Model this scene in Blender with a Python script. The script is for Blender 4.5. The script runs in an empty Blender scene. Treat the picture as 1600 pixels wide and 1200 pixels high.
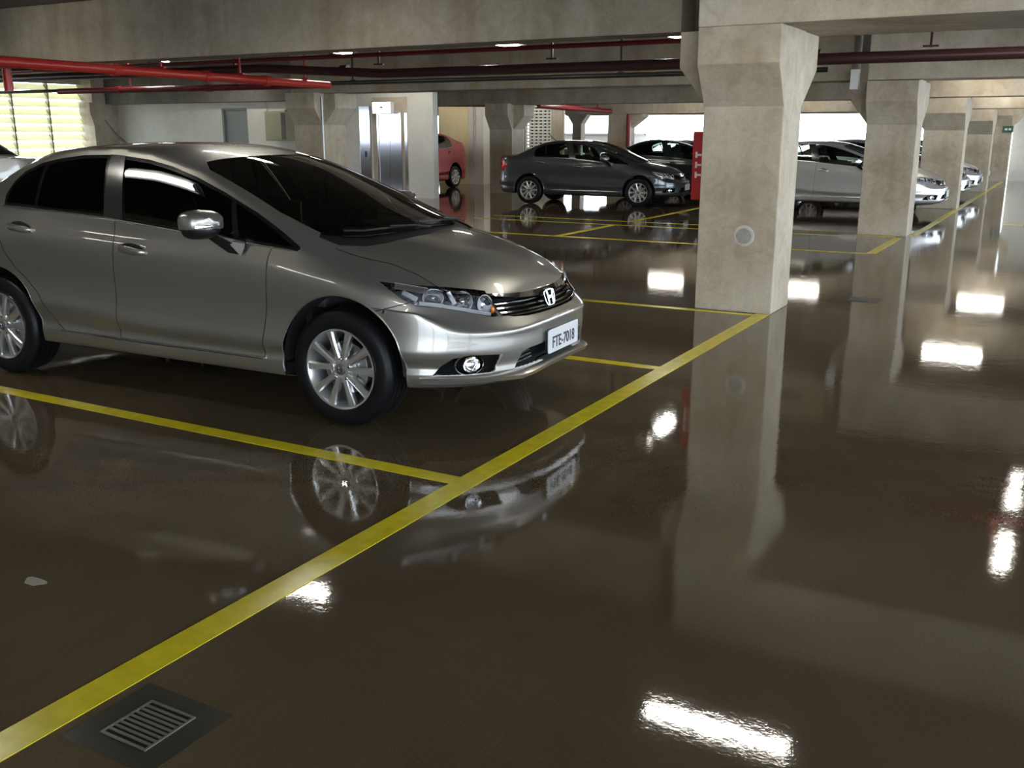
import bpy, bmesh, math, random
import numpy as np
from math import pi, sin, cos, radians, atan2, hypot
from mathutils import Vector, Matrix
random.seed(7)
SC = bpy.context.scene
COL = SC.collection

# ---------------------------------------------------------------- camera, light, exposure
cam = bpy.data.cameras.new('camera')
cam.sensor_width = 36; cam.lens = 1532.3/1600*36; cam.clip_end = 300
cam_o = bpy.data.objects.new('camera', cam); COL.objects.link(cam_o)
cam_o.location = (0, 0, 1.5226)
cam_o.rotation_euler = (pi/2-.2517, 0, .5139)
SC.camera = cam_o
W = bpy.data.worlds.new('overcast_sky'); SC.world = W; W.use_nodes = True
bg = W.node_tree.nodes['Background']
bg.inputs[0].default_value = (.77, .88, 1.0, 1)
bg.inputs[1].default_value = 8.0
SC.view_settings.view_transform = 'Standard'
SC.view_settings.look = 'None'
SC.view_settings.gamma = 1
SC.view_settings.use_curve_mapping = False
SC.view_settings.exposure = 0.45
LAMP = 36.0          # strength of the fluorescent tubes

# ---------------------------------------------------------------- materials
def mat(name, col=(.5,.5,.5), rough=.5, metal=0, **k):
    m = bpy.data.materials.new(name); m.use_nodes = True
    b = m.node_tree.nodes['Principled BSDF']
    b.inputs['Base Color'].default_value = (*col, 1)
    b.inputs['Roughness'].default_value = rough
    b.inputs['Metallic'].default_value = metal
    for a, v in k.items(): b.inputs[a.replace('_', ' ')].default_value = v
    return m
def N(m, t, **k):
    n = m.node_tree.nodes.new('ShaderNode'+t)
    for a, v in k.items():
        if a in n.inputs: n.inputs[a].default_value = v
        else: setattr(n, a, v)
    return n
def L(m, a, b): m.node_tree.links.new(a, b)
def ramp(m, fac, stops):
    r = N(m, 'ValToRGB'); e = r.color_ramp.elements
    while len(e) < len(stops): e.new(.5)
    for x, (p, c) in zip(e, stops): x.position = p; x.color = (*c, 1)
    L(m, fac, r.inputs[0]); return r.outputs[0]
def noise(m, scale, det=4, vec=None, rough=.55, dist=0.0):
    n = N(m, 'TexNoise'); n.inputs['Scale'].default_value = scale; n.inputs['Detail'].default_value = det
    n.inputs['Roughness'].default_value = rough; n.inputs['Distortion'].default_value = dist
    if vec is not None: L(m, vec, n.inputs['Vector'])
    return n.outputs['Fac']
def coords(m, sc=(1,1,1), which='Object'):
    t = N(m, 'TexCoord'); p = N(m, 'Mapping'); p.inputs['Scale'].default_value = sc
    L(m, t.outputs[which], p.inputs[0]); return p.outputs[0]
def mixc(m, f, a, b, mode='MIX'):
    x = N(m, 'Mix'); x.data_type = 'RGBA'; x.blend_type = mode
    if isinstance(f, (int, float)): x.inputs[0].default_value = f
    else: L(m, f, x.inputs[0])
    for s, v in ((6, a), (7, b)):
        if isinstance(v, tuple): x.inputs[s].default_value = (*v, 1)
        else: L(m, v, x.inputs[s])
    return x.outputs[2]
def bump(m, h, strength=.3, dist=.01, prev=None):
    b = N(m, 'Bump'); b.inputs['Strength'].default_value = strength; b.inputs['Distance'].default_value = dist
    L(m, h, b.inputs['Height'])
    if prev is not None: L(m, prev, b.inputs['Normal'])
    return b.outputs[0]
def bsdf(m): return m.node_tree.nodes['Principled BSDF']

def concrete(name, c1, c2, c3, streak=.5, blotch=.55):
    m = mat(name, c1, .8); b = bsdf(m); v = coords(m)
    base = ramp(m, noise(m, 1.3, 6, v), [(.32, c1), (.55, c2), (.72, c3)])
    st = noise(m, 1.0, 4, coords(m, (2.4, 2.4, .22)), .6)
    streaks = ramp(m, st, [(.46, (1,1,1)), (.66, (.74,.69,.62))])
    col = mixc(m, streak, base, streaks, 'MULTIPLY')
    fine = ramp(m, noise(m, 38, 6, v, .7), [(.3, (.86,.86,.86)), (.7, (1.08,1.08,1.06))])
    col = mixc(m, .8, col, fine, 'MULTIPLY')
    blot = ramp(m, noise(m, 4.5, 7, v, .68, 1.2), [(.38, (.80,.76,.70)), (.52, (1,1,1)), (.68, (1.12,1.12,1.12))])
    col = mixc(m, blotch, col, blot, 'MULTIPLY')
    L(m, col, b.inputs['Base Color'])
    nb = bump(m, noise(m, 60, 5, v), .25, .004)
    nb = bump(m, noise(m, 3, 3, v), .3, .02, nb)
    L(m, nb, b.inputs['Normal'])
    return m
M = {}
M['concrete'] = concrete('cast_concrete', (.40,.335,.245), (.52,.46,.365), (.62,.575,.49))
M['beam'] = concrete('dim_beam_concrete', (.30,.258,.198), (.355,.31,.245), (.415,.37,.30), .8)  # concrete darkened so its colour carries the weaker light on the left beams
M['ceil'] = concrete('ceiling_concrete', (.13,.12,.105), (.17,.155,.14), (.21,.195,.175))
M['white_wall'] = concrete('white_painted_wall', (.70,.69,.63), (.76,.75,.69), (.80,.79,.73), .15, .12)
M['cream_wall'] = concrete('cream_painted_wall', (.72,.62,.36), (.78,.68,.42), (.84,.76,.50), .1, .1)
M['grey_paint'] = mat('grey_paint', (.16,.18,.17), .45)
M['beige_paint'] = mat('beige_paint', (.32,.30,.19), .5)
M['yellow'] = mat('yellow_floor_paint', (.62,.50,.012), .22)
bm_ = M['yellow']; L(bm_, ramp(bm_, noise(bm_, 14, 5, coords(bm_)), [(.3,(.64,.52,.012)),(.7,(.80,.67,.02))]), bsdf(bm_).inputs['Base Color'])
M['red'] = mat('red_pipe_paint', (.38,.022,.015), .35)
M['dark_red'] = mat('dark_red_pipe_paint', (.20,.015,.02), .4)
M['brown_pipe'] = mat('brown_pipe', (.055,.022,.02), .3)
M['black_pipe'] = mat('black_cable', (.012,.012,.012), .5)
M['steel'] = mat('brushed_steel', (.42,.42,.45), .10, 1)
v_ = coords(M['steel'], (60,60,1)); L(M['steel'], bump(M['steel'], noise(M['steel'], 1, 3, v_), .12, .002), bsdf(M['steel']).inputs['Normal'])
M['galv'] = mat('galvanised_metal', (.42,.43,.42), .38, .85)
M['white_metal'] = mat('white_enamel', (.8,.8,.8), .4)
M['tube'] = mat('glowing_tube', (1,1,1), .5, Emission_Color=(1,.955,.85,1), Emission_Strength=LAMP)
M['sign_glow'] = mat('lit_sign', (1,1,1), .5, Emission_Color=(1,1,.97,1), Emission_Strength=2.2)
M['louvre'] = mat('cream_louvre', (.80,.78,.60), .5)
def translucent(name, col, f=.5):
    m = bpy.data.materials.new(name); m.use_nodes = True; nt = m.node_tree; nt.nodes.clear()
    o = N(m,'OutputMaterial'); d = N(m,'BsdfDiffuse'); t = N(m,'BsdfTranslucent'); x = N(m,'MixShader')
    d.inputs[0].default_value = (*col,1); t.inputs[0].default_value = (*col,1); x.inputs[0].default_value = f
    L(m,d.outputs[0],x.inputs[1]); L(m,t.outputs[0],x.inputs[2]); L(m,x.outputs[0],o.inputs[0]); return m
M['louvre'] = translucent('cream_louvre', (.88,.86,.66), .55)
# polished epoxy floor
def floor_mat():
    m = mat('polished_brown_floor', (.05,.04,.025), .06); b = bsdf(m); v = coords(m)
    c = ramp(m, noise(m, .55, 7, v, .62, .6), [(.30,(.086,.062,.037)),(.5,(.112,.083,.050)),(.70,(.140,.106,.066))])
    sp = ramp(m, noise(m, 120, 3, v, .7), [(.35,(.8,.8,.8)),(.65,(1.15,1.12,1.05))])
    c = mixc(m, .8, c, sp, 'MULTIPLY')
    scuff = ramp(m, noise(m, 2.2, 8, coords(m,(1.0,.35,1)), .7), [(.62,(0,0,0)),(.80,(1,1,1))])
    c = mixc(m, .25, c, mixc(m, scuff, c, (.14,.125,.10)))
    L(m, c, b.inputs['Base Color'])
    r = N(m,'MapRange'); L(m, noise(m, 1.7, 6, v), r.inputs[0]); r.inputs[3].default_value=.02; r.inputs[4].default_value=.055
    L(m, r.outputs[0], b.inputs['Roughness'])
    b.inputs['IOR'].default_value = 1.55
    nb = bump(m, noise(m, 2.2, 2, v), .3, .0014)
    nb = bump(m, noise(m, 9, 2, v, .5), .3, .0011, nb)
    nb = bump(m, noise(m, 34, 3, v, .6), .30, .0005, nb)
    nb = bump(m, noise(m, 120, 2, v, .6), .35, .00013, nb)
    L(m, nb, b.inputs['Normal'])
    return m
M['floor'] = floor_mat()
def paint(name, col, metal=.75, rough=.34):
    m = mat(name, col, rough, metal); b = bsdf(m)
    b.inputs['Coat Weight'].default_value = 1.0; b.inputs['Coat Roughness'].default_value = .025
    fl = ramp(m, noise(m, 900, 1, coords(m)), [(.35,tuple(x*.86 for x in col)),(.65,tuple(min(1,x*1.14) for x in col))])
    L(m, fl, b.inputs['Base Color']); return m
M['paint_grey'] = paint('warm_grey_metallic_paint', (.285,.270,.243))
M['paint_dark'] = paint('dark_grey_metallic_paint', (.075,.08,.09))
M['paint_black'] = paint('black_paint', (.02,.02,.024), .3)
M['paint_silver'] = paint('silver_metallic_paint', (.60,.60,.60))
M['paint_red'] = paint('deep_red_paint', (.30,.008,.012), .35)
def glass(name, tint, ior=1.5, rough=0.0, gl=1.0):
    m = bpy.data.materials.new(name); m.use_nodes = True; nt = m.node_tree; nt.nodes.clear()
    o = N(m,'OutputMaterial'); t = N(m,'BsdfTransparent'); g = N(m,'BsdfGlossy'); x = N(m,'MixShader'); f = N(m,'Fresnel')
    t.inputs[0].default_value = (*tint,1); g.inputs['Roughness'].default_value = rough; g.inputs[0].default_value=(gl,gl,gl,1)
    f.inputs[0].default_value = ior
    L(m,f.outputs[0],x.inputs[0]); L(m,t.outputs[0],x.inputs[1]); L(m,g.outputs[0],x.inputs[2]); L(m,x.outputs[0],o.inputs[0]); return m
M['glass_side'] = glass('dark_tinted_side_glass', (.035,.04,.04))
M['glass_front'] = glass('windshield_glass', (.42,.50,.45))
M['glass_pale'] = glass('pale_tinted_glass', (.68,.80,.72))
M['lens'] = glass('clear_lamp_lens', (.94,.95,.96), 1.45)
M['rubber'] = mat('tyre_rubber', (.006,.006,.007), .45, Specular_IOR_Level=.25)
M['alloy'] = mat('silver_alloy', (.70,.70,.69), .28, .85)
M['alloy_dark'] = mat('dark_alloy', (.22,.22,.22), .4, .8)
M['chrome'] = mat('chrome', (.88,.88,.9), .06, 1)
M['mirror_bowl'] = mat('reflector_bowl', (.95,.95,.97), .12, 1)
M['black_plastic'] = mat('black_plastic', (.010,.010,.011), .35)
M['deep_black'] = mat('shaded_black_plastic', (.004,.004,.0045), .7, Specular_IOR_Level=.12)  # plastic darkened to near black, standing in for shade inside the shallow openings
M['mesh_black'] = M['deep_black']
M['gloss_black'] = mat('gloss_black_trim', (.008,.008,.009), .12)
M['inner_dark'] = mat('dark_inner_lining', (.004,.004,.004), .9)
M['cloth'] = mat('grey_seat_cloth', (.10,.105,.10), .9)
M['dash'] = mat('dark_dashboard', (.03,.032,.03), .7)
M['amber'] = mat('amber_bulb', (.85,.22,.03), .25)
M['red_lens'] = mat('red_lamp_lens', (.45,.01,.015), .12)
M['plate'] = mat('plate_silver', (.74,.75,.77), .35, .15)
M['ink'] = mat('black_ink', (.02,.02,.02), .5)
M['paper'] = mat('white_paper', (.62,.68,.62), .6)
M['disc'] = mat('brake_disc_steel', (.45,.44,.43), .3, 1)
M['grate'] = mat('grate_metal', (.20,.195,.18), .35, .6)
M['grout'] = mat('drain_mortar', (.035,.033,.024), .25)
M['pale_spot'] = mat('pale_dried_paint', (.30,.28,.23), .5)
M['red_panel'] = mat('red_panel', (.50,.015,.018), .4)

# ---------------------------------------------------------------- object helpers
class MB:
    def __init__(s): s.bm = bmesh.new(); s.smooth = False
    def box(s, x0, x1, y0, y1, z0, z1):
        vs = [s.bm.verts.new(p) for p in ((x0,y0,z0),(x1,y0,z0),(x1,y1,z0),(x0,y1,z0),(x0,y0,z1),(x1,y0,z1),(x1,y1,z1),(x0,y1,z1))]
        for f in ((3,2,1,0),(4,5,6,7),(0,1,5,4),(1,2,6,5),(2,3,7,6),(3,0,4,7)): s.bm.faces.new([vs[i] for i in f])
        return vs
    def hull(s, pts):
        vs = [s.bm.verts.new(p) for p in pts]
        r = bmesh.ops.convex_hull(s.bm, input=vs)
        bmesh.ops.delete(s.bm, geom=[v for v in r['geom_interior'] if isinstance(v, bmesh.types.BMVert)], context='VERTS')
    def tube(s, pts, r, seg=12, cap=True):
        pts = [Vector(p) for p in pts]; rings = []
        rr = r if isinstance(r, (list, tuple)) else [r]*len(pts)
        d0 = (pts[1]-pts[0]).normalized(); up = Vector((0,0,1)) if abs(d0.z) < .9 else Vector((1,0,0))
        a = d0.cross(up).normalized()
        for i, p in enumerate(pts):
            d = ((pts[min(i+1,len(pts)-1)]-pts[max(i-1,0)])).normalized()
            a = (a-d*a.dot(d)).normalized(); b = d.cross(a)
            rings.append([s.bm.verts.new(p+rr[i]*(cos(2*pi*k/seg)*a+sin(2*pi*k/seg)*b)) for k in range(seg)])
        for i in range(len(rings)-1):
            for k in range(seg):
                s.bm.faces.new((rings[i][k], rings[i][(k+1)%seg], rings[i+1][(k+1)%seg], rings[i+1][k]))
        if cap: s.bm.faces.new(rings[0][::-1]); s.bm.faces.new(rings[-1])
    def lathe(s, prof, seg=48, axis='Y', c=(0,0,0), closed=False):
        rings = []
        for (r, h) in prof:
            ring = []
            for k in range(seg):
                t = 2*pi*k/seg
                p = {'Y': (r*cos(t), h, r*sin(t)), 'Z': (r*cos(t), r*sin(t), h), 'X': (h, r*cos(t), r*sin(t))}[axis]
                ring.append(s.bm.verts.new((p[0]+c[0], p[1]+c[1], p[2]+c[2])))
            rings.append(ring)
        n = len(rings)
        for i in range(n if closed else n-1):
            for k in range(seg):
                s.bm.faces.new((rings[i][k], rings[i][(k+1)%seg], rings[(i+1)%n][(k+1)%seg], rings[(i+1)%n][k]))
    def prism(s, poly, mapf, h0, h1):
        a = [s.bm.verts.new(mapf(u, v, h0)) for u, v in poly]; b = [s.bm.verts.new(mapf(u, v, h1)) for u, v in poly]
        n = len(poly); s.bm.faces.new(a[::-1]); s.bm.faces.new(b)
        for i in range(n): s.bm.faces.new((a[i], a[(i+1)%n], b[(i+1)%n], b[i]))
    def build(s, name, m, parent=None, bevel=0, smooth=None, seg=2):
        bmesh.ops.recalc_face_normals(s.bm, faces=s.bm.faces)
        if bevel:
            es = [e for e in s.bm.edges if len(e.link_faces)==2 and e.calc_face_angle(0) > .5]
            bmesh.ops.bevel(s.bm, geom=es, offset=bevel, segments=seg, affect='EDGES', profile=.6)
        me = bpy.data.meshes.new(name)
        sm = s.smooth if smooth is None else smooth
        if sm:
            for f in s.bm.faces: f.smooth = True
            for e in s.bm.edges:
                if len(e.link_faces)==2 and e.calc_face_angle(0) > .6: e.smooth = False
        s.bm.to_mesh(me); s.bm.free(); me.materials.append(m)
        o = bpy.data.objects.new(name, me); COL.objects.link(o)
        if parent is not None: o.parent = parent
        return o
def tag(o, label, cat, group=None):
    o['label'] = label; o['category'] = cat
    if group: o['group'] = group
    return o
def struct(o): o['kind'] = 'structure'; return o
def thing(name, label, cat, loc=(0,0,0), rz=0, group=None):
    o = bpy.data.objects.new(name, None); COL.objects.link(o); o.empty_display_size = .2
    o.location = loc; o.rotation_euler = (0,0,rz); return tag(o, label, cat, group)
def boxobj(name, m, x0,x1,y0,y1,z0,z1, parent=None, bevel=0):
    b = MB(); b.box(x0,x1,y0,y1,z0,z1); return b.build(name, m, parent, bevel)
def copy_tree(o, parent=None, swap=None):
    c = o.copy(); COL.objects.link(c); c.parent = parent
    if swap and o.type == 'MESH' and o.data.materials and o.data.materials[0].name in swap:
        c.material_slots[0].link = 'OBJECT'; c.material_slots[0].material = swap[o.data.materials[0].name]
    for ch in list(o.children): copy_tree(ch, c, swap)
    return c
import numpy as np
def itp(x, tab):
    t = sorted(tab); X = np.array([a[0] for a in t]); Y = np.array([a[1] for a in t], float)
    # monotone-ish cubic (finite difference) interpolation
    x = np.clip(np.asarray(x, float), X[0], X[-1])
    h = np.diff(X); d = np.diff(Y)/h
    m = np.empty_like(Y); m[0] = d[0]; m[-1] = d[-1]
    for i in range(1, len(Y)-1):
        if d[i-1]*d[i] <= 0: m[i] = 0
        else:
            w1 = 2*h[i]+h[i-1]; w2 = h[i]+2*h[i-1]; m[i] = (w1+w2)/(w1/d[i-1]+w2/d[i])
    k = np.clip(np.searchsorted(X, x, side='right')-1, 0, len(X)-2)
    s = (x-X[k])/h[k]
    return ((2*s**3-3*s**2+1)*Y[k]+(s**3-2*s**2+s)*h[k]*m[k]+(-2*s**3+3*s**2)*Y[k+1]+(s**3-s**2)*h[k]*m[k+1])
# centre line height, shoulder / belt ring, roof rail
ZC = [(.75,.708),(.742,.722),(.72,.742),(.68,.768),(.60,.808),(.45,.868),(.3,.908),(.1,.95),(.02,.965),(-.03,.985),(-.15,1.042),(-.4,1.145),(-.65,1.245),(-.9,1.34),(-1.1,1.395),(-1.3,1.43),(-1.55,1.453),(-1.8,1.46),(-2.1,1.452),(-2.35,1.425),(-2.6,1.355),(-2.85,1.255),(-3.05,1.165),(-3.2,1.128),(-3.4,1.118),(-3.56,1.105)]
ZB = [(.30,.772),(.15,.80),(0,.843),(-.14,.885),(-.26,.922),(-.45,.934),(-.64,.946),(-1.03,.977),(-1.5,1.022),(-1.64,1.034),(-2.1,1.06),(-2.55,1.082),(-2.8,1.088),(-3.1,1.085)]
HB = [(.30,.79),(.0,.805),(-.26,.825),(-.64,.838),(-1.5,.842),(-2.1,.838),(-2.55,.825),(-2.8,.80),(-3.1,.775)]
ZR = [(.75,.72),(.6,.78),(.4,.835),(.2,.876),(0,.912),(-.12,.94),(-.26,.985),(-.396,1.045),(-.598,1.132),(-.861,1.235),(-1.08,1.313),(-1.29,1.370),(-1.47,1.404),(-1.69,1.424),(-1.9,1.43),(-2.1,1.424),(-2.3,1.40),(-2.5,1.345),(-2.7,1.265),(-2.9,1.18),(-3.05,1.122),(-3.2,1.105),(-3.5,1.095)]
YR = [(.8,.42),(.6,.50),(.4,.57),(.2,.625),(0,.68),(-.12,.715),(-.26,.735),(-.6,.69),(-.86,.655),(-1.08,.63),(-1.29,.612),(-1.5,.602),(-1.8,.598),(-2.1,.598),(-2.3,.602),(-2.5,.61),(-2.7,.62),(-2.9,.625),(-3.1,.63),(-3.5,.62)]
HW = [(0,.872),(-.4,.875),(-.9,.872),(-1.5,.872),(-2.1,.874),(-2.6,.877),(-3.1,.86)]
# rings: z centre front, XF front, exponent, side z table, side half width delta, z rear, XR
RINGS = [
 dict(zf=.215,xf=.70,n=2.6,zs=[(0,.20),(-3.1,.22)],dw=-.17,zr=.24,xr=-3.45,nr=2.8),
 dict(zf=.245,xf=.80,n=2.6,zs=[(0,.245),(-.4,.235),(-2.2,.245),(-3.1,.25)],dw=-.045,zr=.25,xr=-3.55,nr=2.8),
 dict(zf=.262,xf=.845,n=2.7,zs=[(0,.255),(-.4,.245),(-2.2,.255),(-3.1,.265)],dw=-.03,zr=.28,xr=-3.58,nr=2.8),
 dict(zf=.315,xf=.872,n=2.75,zs=[(0,.32),(-.4,.315),(-2.2,.325),(-3.1,.34)],dw=-.018,zr=.36,xr=-3.60,nr=3.0),
 dict(zf=.345,xf=.872,n=2.75,zs=[(0,.36),(-.4,.355),(-2.2,.385),(-3.1,.40)],dw=-.026,zr=.42,xr=-3.61,nr=3.0),
 dict(zf=.43,xf=.878,n=2.75,zs=[(0,.43),(-.5,.415),(-1.4,.435),(-2.2,.49),(-3.1,.50)],dw=.001,zr=.5,xr=-3.62,nr=3.0),
 dict(zf=.50,xf=.882,n=2.75,zs=[(0,.50),(-.5,.49),(-1.4,.515),(-2.2,.565),(-3.1,.57)],dw=-.008,zr=.58,xr=-3.62,nr=3.0),
 dict(zf=.545,xf=.886,n=2.75,zs=[(0,.58),(-.5,.60),(-1.4,.62),(-2.2,.66),(-3.1,.66)],dw=-.013,zr=.66,xr=-3.61,nr=3.0),
 dict(zf=.568,xf=.875,n=2.65,zs=[(0,.64),(-.5,.67),(-1.4,.70),(-2.2,.74),(-3.1,.75)],dw=-.010,zr=.76,xr=-3.59,nr=3.0),
 dict(zf=.592,xf=.835,n=2.5,zs=[(0,.70),(-.5,.75),(-1.4,.79),(-2.2,.83),(-3.1,.84)],dw=-.007,zr=.86,xr=-3.585,nr=3.0),
 dict(zf=.645,xf=.785,n=2.45,zs=[(0,.755),(-.5,.83),(-1.4,.875),(-2.2,.91),(-3.1,.93)],dw=-.010,zr=.95,xr=-3.58,nr=3.0),
 dict(zf=.688,xf=.765,n=2.4,zs=[(0,.80),(-.5,.89),(-1.4,.945),(-2.2,.985),(-3.1,1.01)],dw=-.026,zr=1.04,xr=-3.575,nr=3.0),
 dict(zf=.708,xf=.75,n=2.35,zs=None,dw=None,zr=1.10,xr=-3.57,nr=3.0),
]
NF, NS, NR = 40, 112, 26
X1, X3 = -.02, -3.02
def ring(k):
    R = RINGS[k]
    hw0 = (itp(X1,HW)+R['dw']) if R['dw'] is not None else itp(X1,HB)
    hw3 = (itp(X3,HW)+R['dw']) if R['dw'] is not None else itp(X3,HB)
    zside = (lambda x: itp(x,R['zs'])) if R['zs'] else (lambda x: itp(x,ZB))
    P = []
    for i in range(NF):
        u = i/NF; ph = (u**.9)*np.pi/2
        c, s = np.cos(ph)**(2/R['n']), np.sin(ph)**(2/R['n'])
        x = X1+(R['xf']-X1)*c; y = hw0*s
        z1 = zside(X1)
        # height goes from the nose to the flank along the wrap
        w = (np.clip(y/hw0,0,1))**(2.2) if k < 8 else (1-np.clip((x-X1)/(R['xf']-X1),0,1))**.62
        if k >= 9:
            w = itp(x,[(.84,0),(.74,.02),(.7,.06),(.6,.14),(.45,.28),(.29,.50),(.1,.82),(-.02,1)])
        z = R['zf']+(z1-R['zf'])*w
        if k == 7: z = itp(x,[(.9,.545),(.82,.528),(.69,.535),(.6,.548),(.56,.563),(.5,.585),(.43,.60),(.3,.60),(-.02,.58)])
        if k == 8: z = itp(x,[(.9,.566),(.82,.548),(.69,.556),(.6,.572),(.56,.588),(.5,.615),(.43,.645),(.3,.652),(-.02,.64)])
        P.append((x,y,z))
    for i in range(NS+1):
        x = X1+(X3-X1)*i/NS
        y = (itp(x,HW)+R['dw']) if R['dw'] is not None else itp(x,HB)
        P.append((x,float(y),float(zside(x))))
    for i in range(1,NR+1):
        ph = (i/NR)*np.pi/2
        s, c = np.sin(ph)**(2/R['nr']), np.cos(ph)**(2/R['nr'])
        x = X3+(R['xr']-X3)*s; z3 = zside(X3)
        P.append((x,hw3*c,z3+(R['zr']-z3)*s**1.5))
    return np.array(P,float)
def body_grid(sub=3, ntop_side=9, ntop=16):
    rings = np.array([ring(k) for k in range(len(RINGS))])   # K,S,3
    K,S,_ = rings.shape
    rows = []
    # Catmull-Rom between rings (tension lowered)
    for k in range(K-1):
        p0 = rings[max(k-1,0)]; p1 = rings[k]; p2 = rings[k+1]; p3 = rings[min(k+2,K-1)]
        for j in range(sub):
            t = j/sub
            m1 = (p2-p0)*.5; m2 = (p3-p1)*.5
            l1 = np.linalg.norm(p2-p1,axis=1,keepdims=True)
            for m in (m1,m2):
                n = np.linalg.norm(m,axis=1,keepdims=True); m *= np.minimum(1, l1/np.maximum(n,1e-6))
            rows.append((2*t**3-3*t**2+1)*p1+(t**3-2*t**2+t)*m1+(-2*t**3+3*t**2)*p2+(t**3-t**2)*m2)
    top = rings[-1]; rows.append(top)
    x = top[:,0]; yb = top[:,1]; zb = top[:,2]
    zc = np.maximum(itp(x,ZC), zb)
    yr = np.minimum(itp(x,YR), yb*.90); zr = itp(x,ZR)
    # near the nose and tail the rail dissolves into the crown
    lin = zb+(zc-zb)*(1-(yr/np.maximum(yb,1e-6))**2.2)
    wn = itp(x,[(.86,1),(.7,1),(.45,.6),(.2,.15),(.05,0),(-3.0,0),(-3.2,.6),(-3.45,1),(-3.6,1)])
    zr = zr*(1-wn)+lin*wn
    tumble = itp(x,[(.86,0),(-.1,0),(-.4,.012),(-1.5,.02),(-2.5,.02),(-2.9,0),(-3.6,0)])
    for j in range(1,ntop_side+1):
        t = j/ntop_side
        rows.append(np.stack([x, yb+(yr-yb)*t+tumble*4*t*(1-t), zb+(zr-zb)*t],1))
    pw = itp(x,[(.86,2.2),(.3,2.6),(0,2.4),(-.9,2.3),(-1.4,2.8),(-2.1,2.8),(-2.6,2.6),(-3.0,3),(-3.6,3)])
    for j in range(1,ntop+1):
        t = 1-j/ntop
        rows.append(np.stack([x, yr*t, zr+(zc-zr)*(1-t**pw)],1))
    return np.array(rows)   # rows, S, 3

# ================================================================ THE BUILDING SHELL
XL, XR, YF, YB, ZT = -24.2, 5.6, -7.5, 36.0, 3.05
struct(boxobj('floor', M['floor'], -40, 14, -16, 60, -.25, 0))
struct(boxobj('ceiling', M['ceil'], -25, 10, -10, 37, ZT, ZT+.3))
# left wall: parapet, lintel and piers around the openings; louvres stand in the far opening
b = MB(); b.box(XL-.2, XL, YF, 12.3, 0, 1.25); b.box(XL-.2, XL, YF, 12.3, 2.2, ZT)
b.box(XL-.2, XL, 12.3, 18.7, 0, .80); b.box(XL-.2, XL, 12.3, 18.7, 2.80, ZT)
b.box(XL-.2, XL, YF, 4.2, 1.25, 2.2); b.box(XL-.2, XL, 9.4, 12.3, 1.25, 2.2)
b.box(XL-.2, XL, 18.7, YB, 0, ZT)
struct(b.build('wall_left', M['concrete']))
# right wall: parapet and lintel, open to daylight
b = MB(); b.box(XR, XR+.25, YF, YB, 0, .5); b.box(XR, XR+.25, YF, YB, 2.85, ZT)
for y in (-7.5, -1.0, 8.1, 15.7, 22, 28.8, 35.2): b.box(XR, XR+.25, y, y+.4, .5, 2.85)
struct(b.build('wall_right', M['concrete']))
b = MB(); b.box(XL, -1.0, YF-.25, YF, 0, ZT); b.box(-1.0, XR, YF-.25, YF, 2.65, ZT); b.box(1.9, 2.2, YF-.25, YF, 0, 2.65); struct(b.build('wall_front', M['white_wall']))
# back wall with the wide bright openings
b = MB(); b.box(-30, -2.3, YB, YB+.25, 0, .86); b.box(-17.9, -2.3, YB, YB+.25, 2.13, ZT)
b.box(-30, -17.9, YB, YB+.25, 2.25, ZT)
struct(b.build('wall_back', M['concrete']))
b = MB(); b.box(-1.95, XR, YB-.2, YB+.3, 0, ZT); wp = b.build('wall_back_white', M['white_wall']); wp.name = 'wall_far'; struct(wp)

# ---- concrete columns with their corbels
def column(x0, x1, y0, y1, ztop, label, front=.22, left=.26, right=.15, m='concrete', hz=(.29,.62), patch=False, back=0):
    t = thing('concrete_column', label, 'column', ((x0+x1)/2, (y0+y1)/2, 0), 0, 'concrete columns')
    ox, oy = t.location.x, t.location.y
    X0, X1, Y0, Y1 = x0-ox, x1-ox, y0-oy, y1-oy
    b = MB(); b.box(X0, X1, Y0, Y1, 0, ZT-.005); b.build('shaft', M[m], t, .012)
    za, zb = ztop-hz[0], ztop-hz[1]
    b = MB()
    if front: b.hull([(x,y,z) for x in (X0,X1) for y,z in ((Y0+.02,ztop),(Y0-front,ztop),(Y0-front,za),(Y0,zb),(Y0+.02,zb))])
    if back: b.hull([(x,y,z) for x in (X0+.003,X1-.003) for y,z in ((Y1-.02,ztop),(Y1+back,ztop),(Y1+back,za),(Y1,zb),(Y1-.02,zb))])
    b2 = MB()
    ym = Y0+.08
    n = 0
    if left: b2.hull([(x,y,z) for y in (ym,Y1-.002) for x,z in ((X0+.02,ztop),(X0-left,ztop),(X0-left,za),(X0,zb),(X0+.02,zb))]); n = 1
    if right: b2.hull([(x,y,z) for y in (ym,Y1-.002) for x,z in ((X1-.02,ztop),(X1+right,ztop),(X1+right,za),(X1,zb),(X1-.02,zb))]); n = 1
    if front or back: b.build('corbel', M[m], t, .008)
    if n: b2.build('haunch', M[m], t, .008)
    if patch:
        b = MB(); b.smooth = False
        pr = []
        cx, cz = (-2.42-ox), .66
        b.lathe([(.0,Y0-.006),(.062,Y0-.006),(.066,Y0-.004),(.07,Y0+.002)], 40, 'Y', (cx,0,cz))
        b.build('round_patch', M['patch'], t)
        b = MB(); ring = []
        b.lathe([(.066,Y0-.0065),(.084,Y0-.0045),(.094,Y0+.002)], 40, 'Y', (cx,0,cz)); b.build('filler_ring', M['filler'], t)
    return t
M['patch'] = concrete('grey_patch', (.33,.31,.27), (.37,.35,.31), (.40,.38,.33), .1)
M['filler'] = concrete('pale_filler', (.50,.48,.43), (.55,.53,.48), (.60,.58,.53), .1)
column(-2.83,-2.15, 8.32, 8.90, 2.345, 'nearest thick concrete column at the end of the yellow line, round patch low on its face', patch=True, right=0, back=.48)
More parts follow.
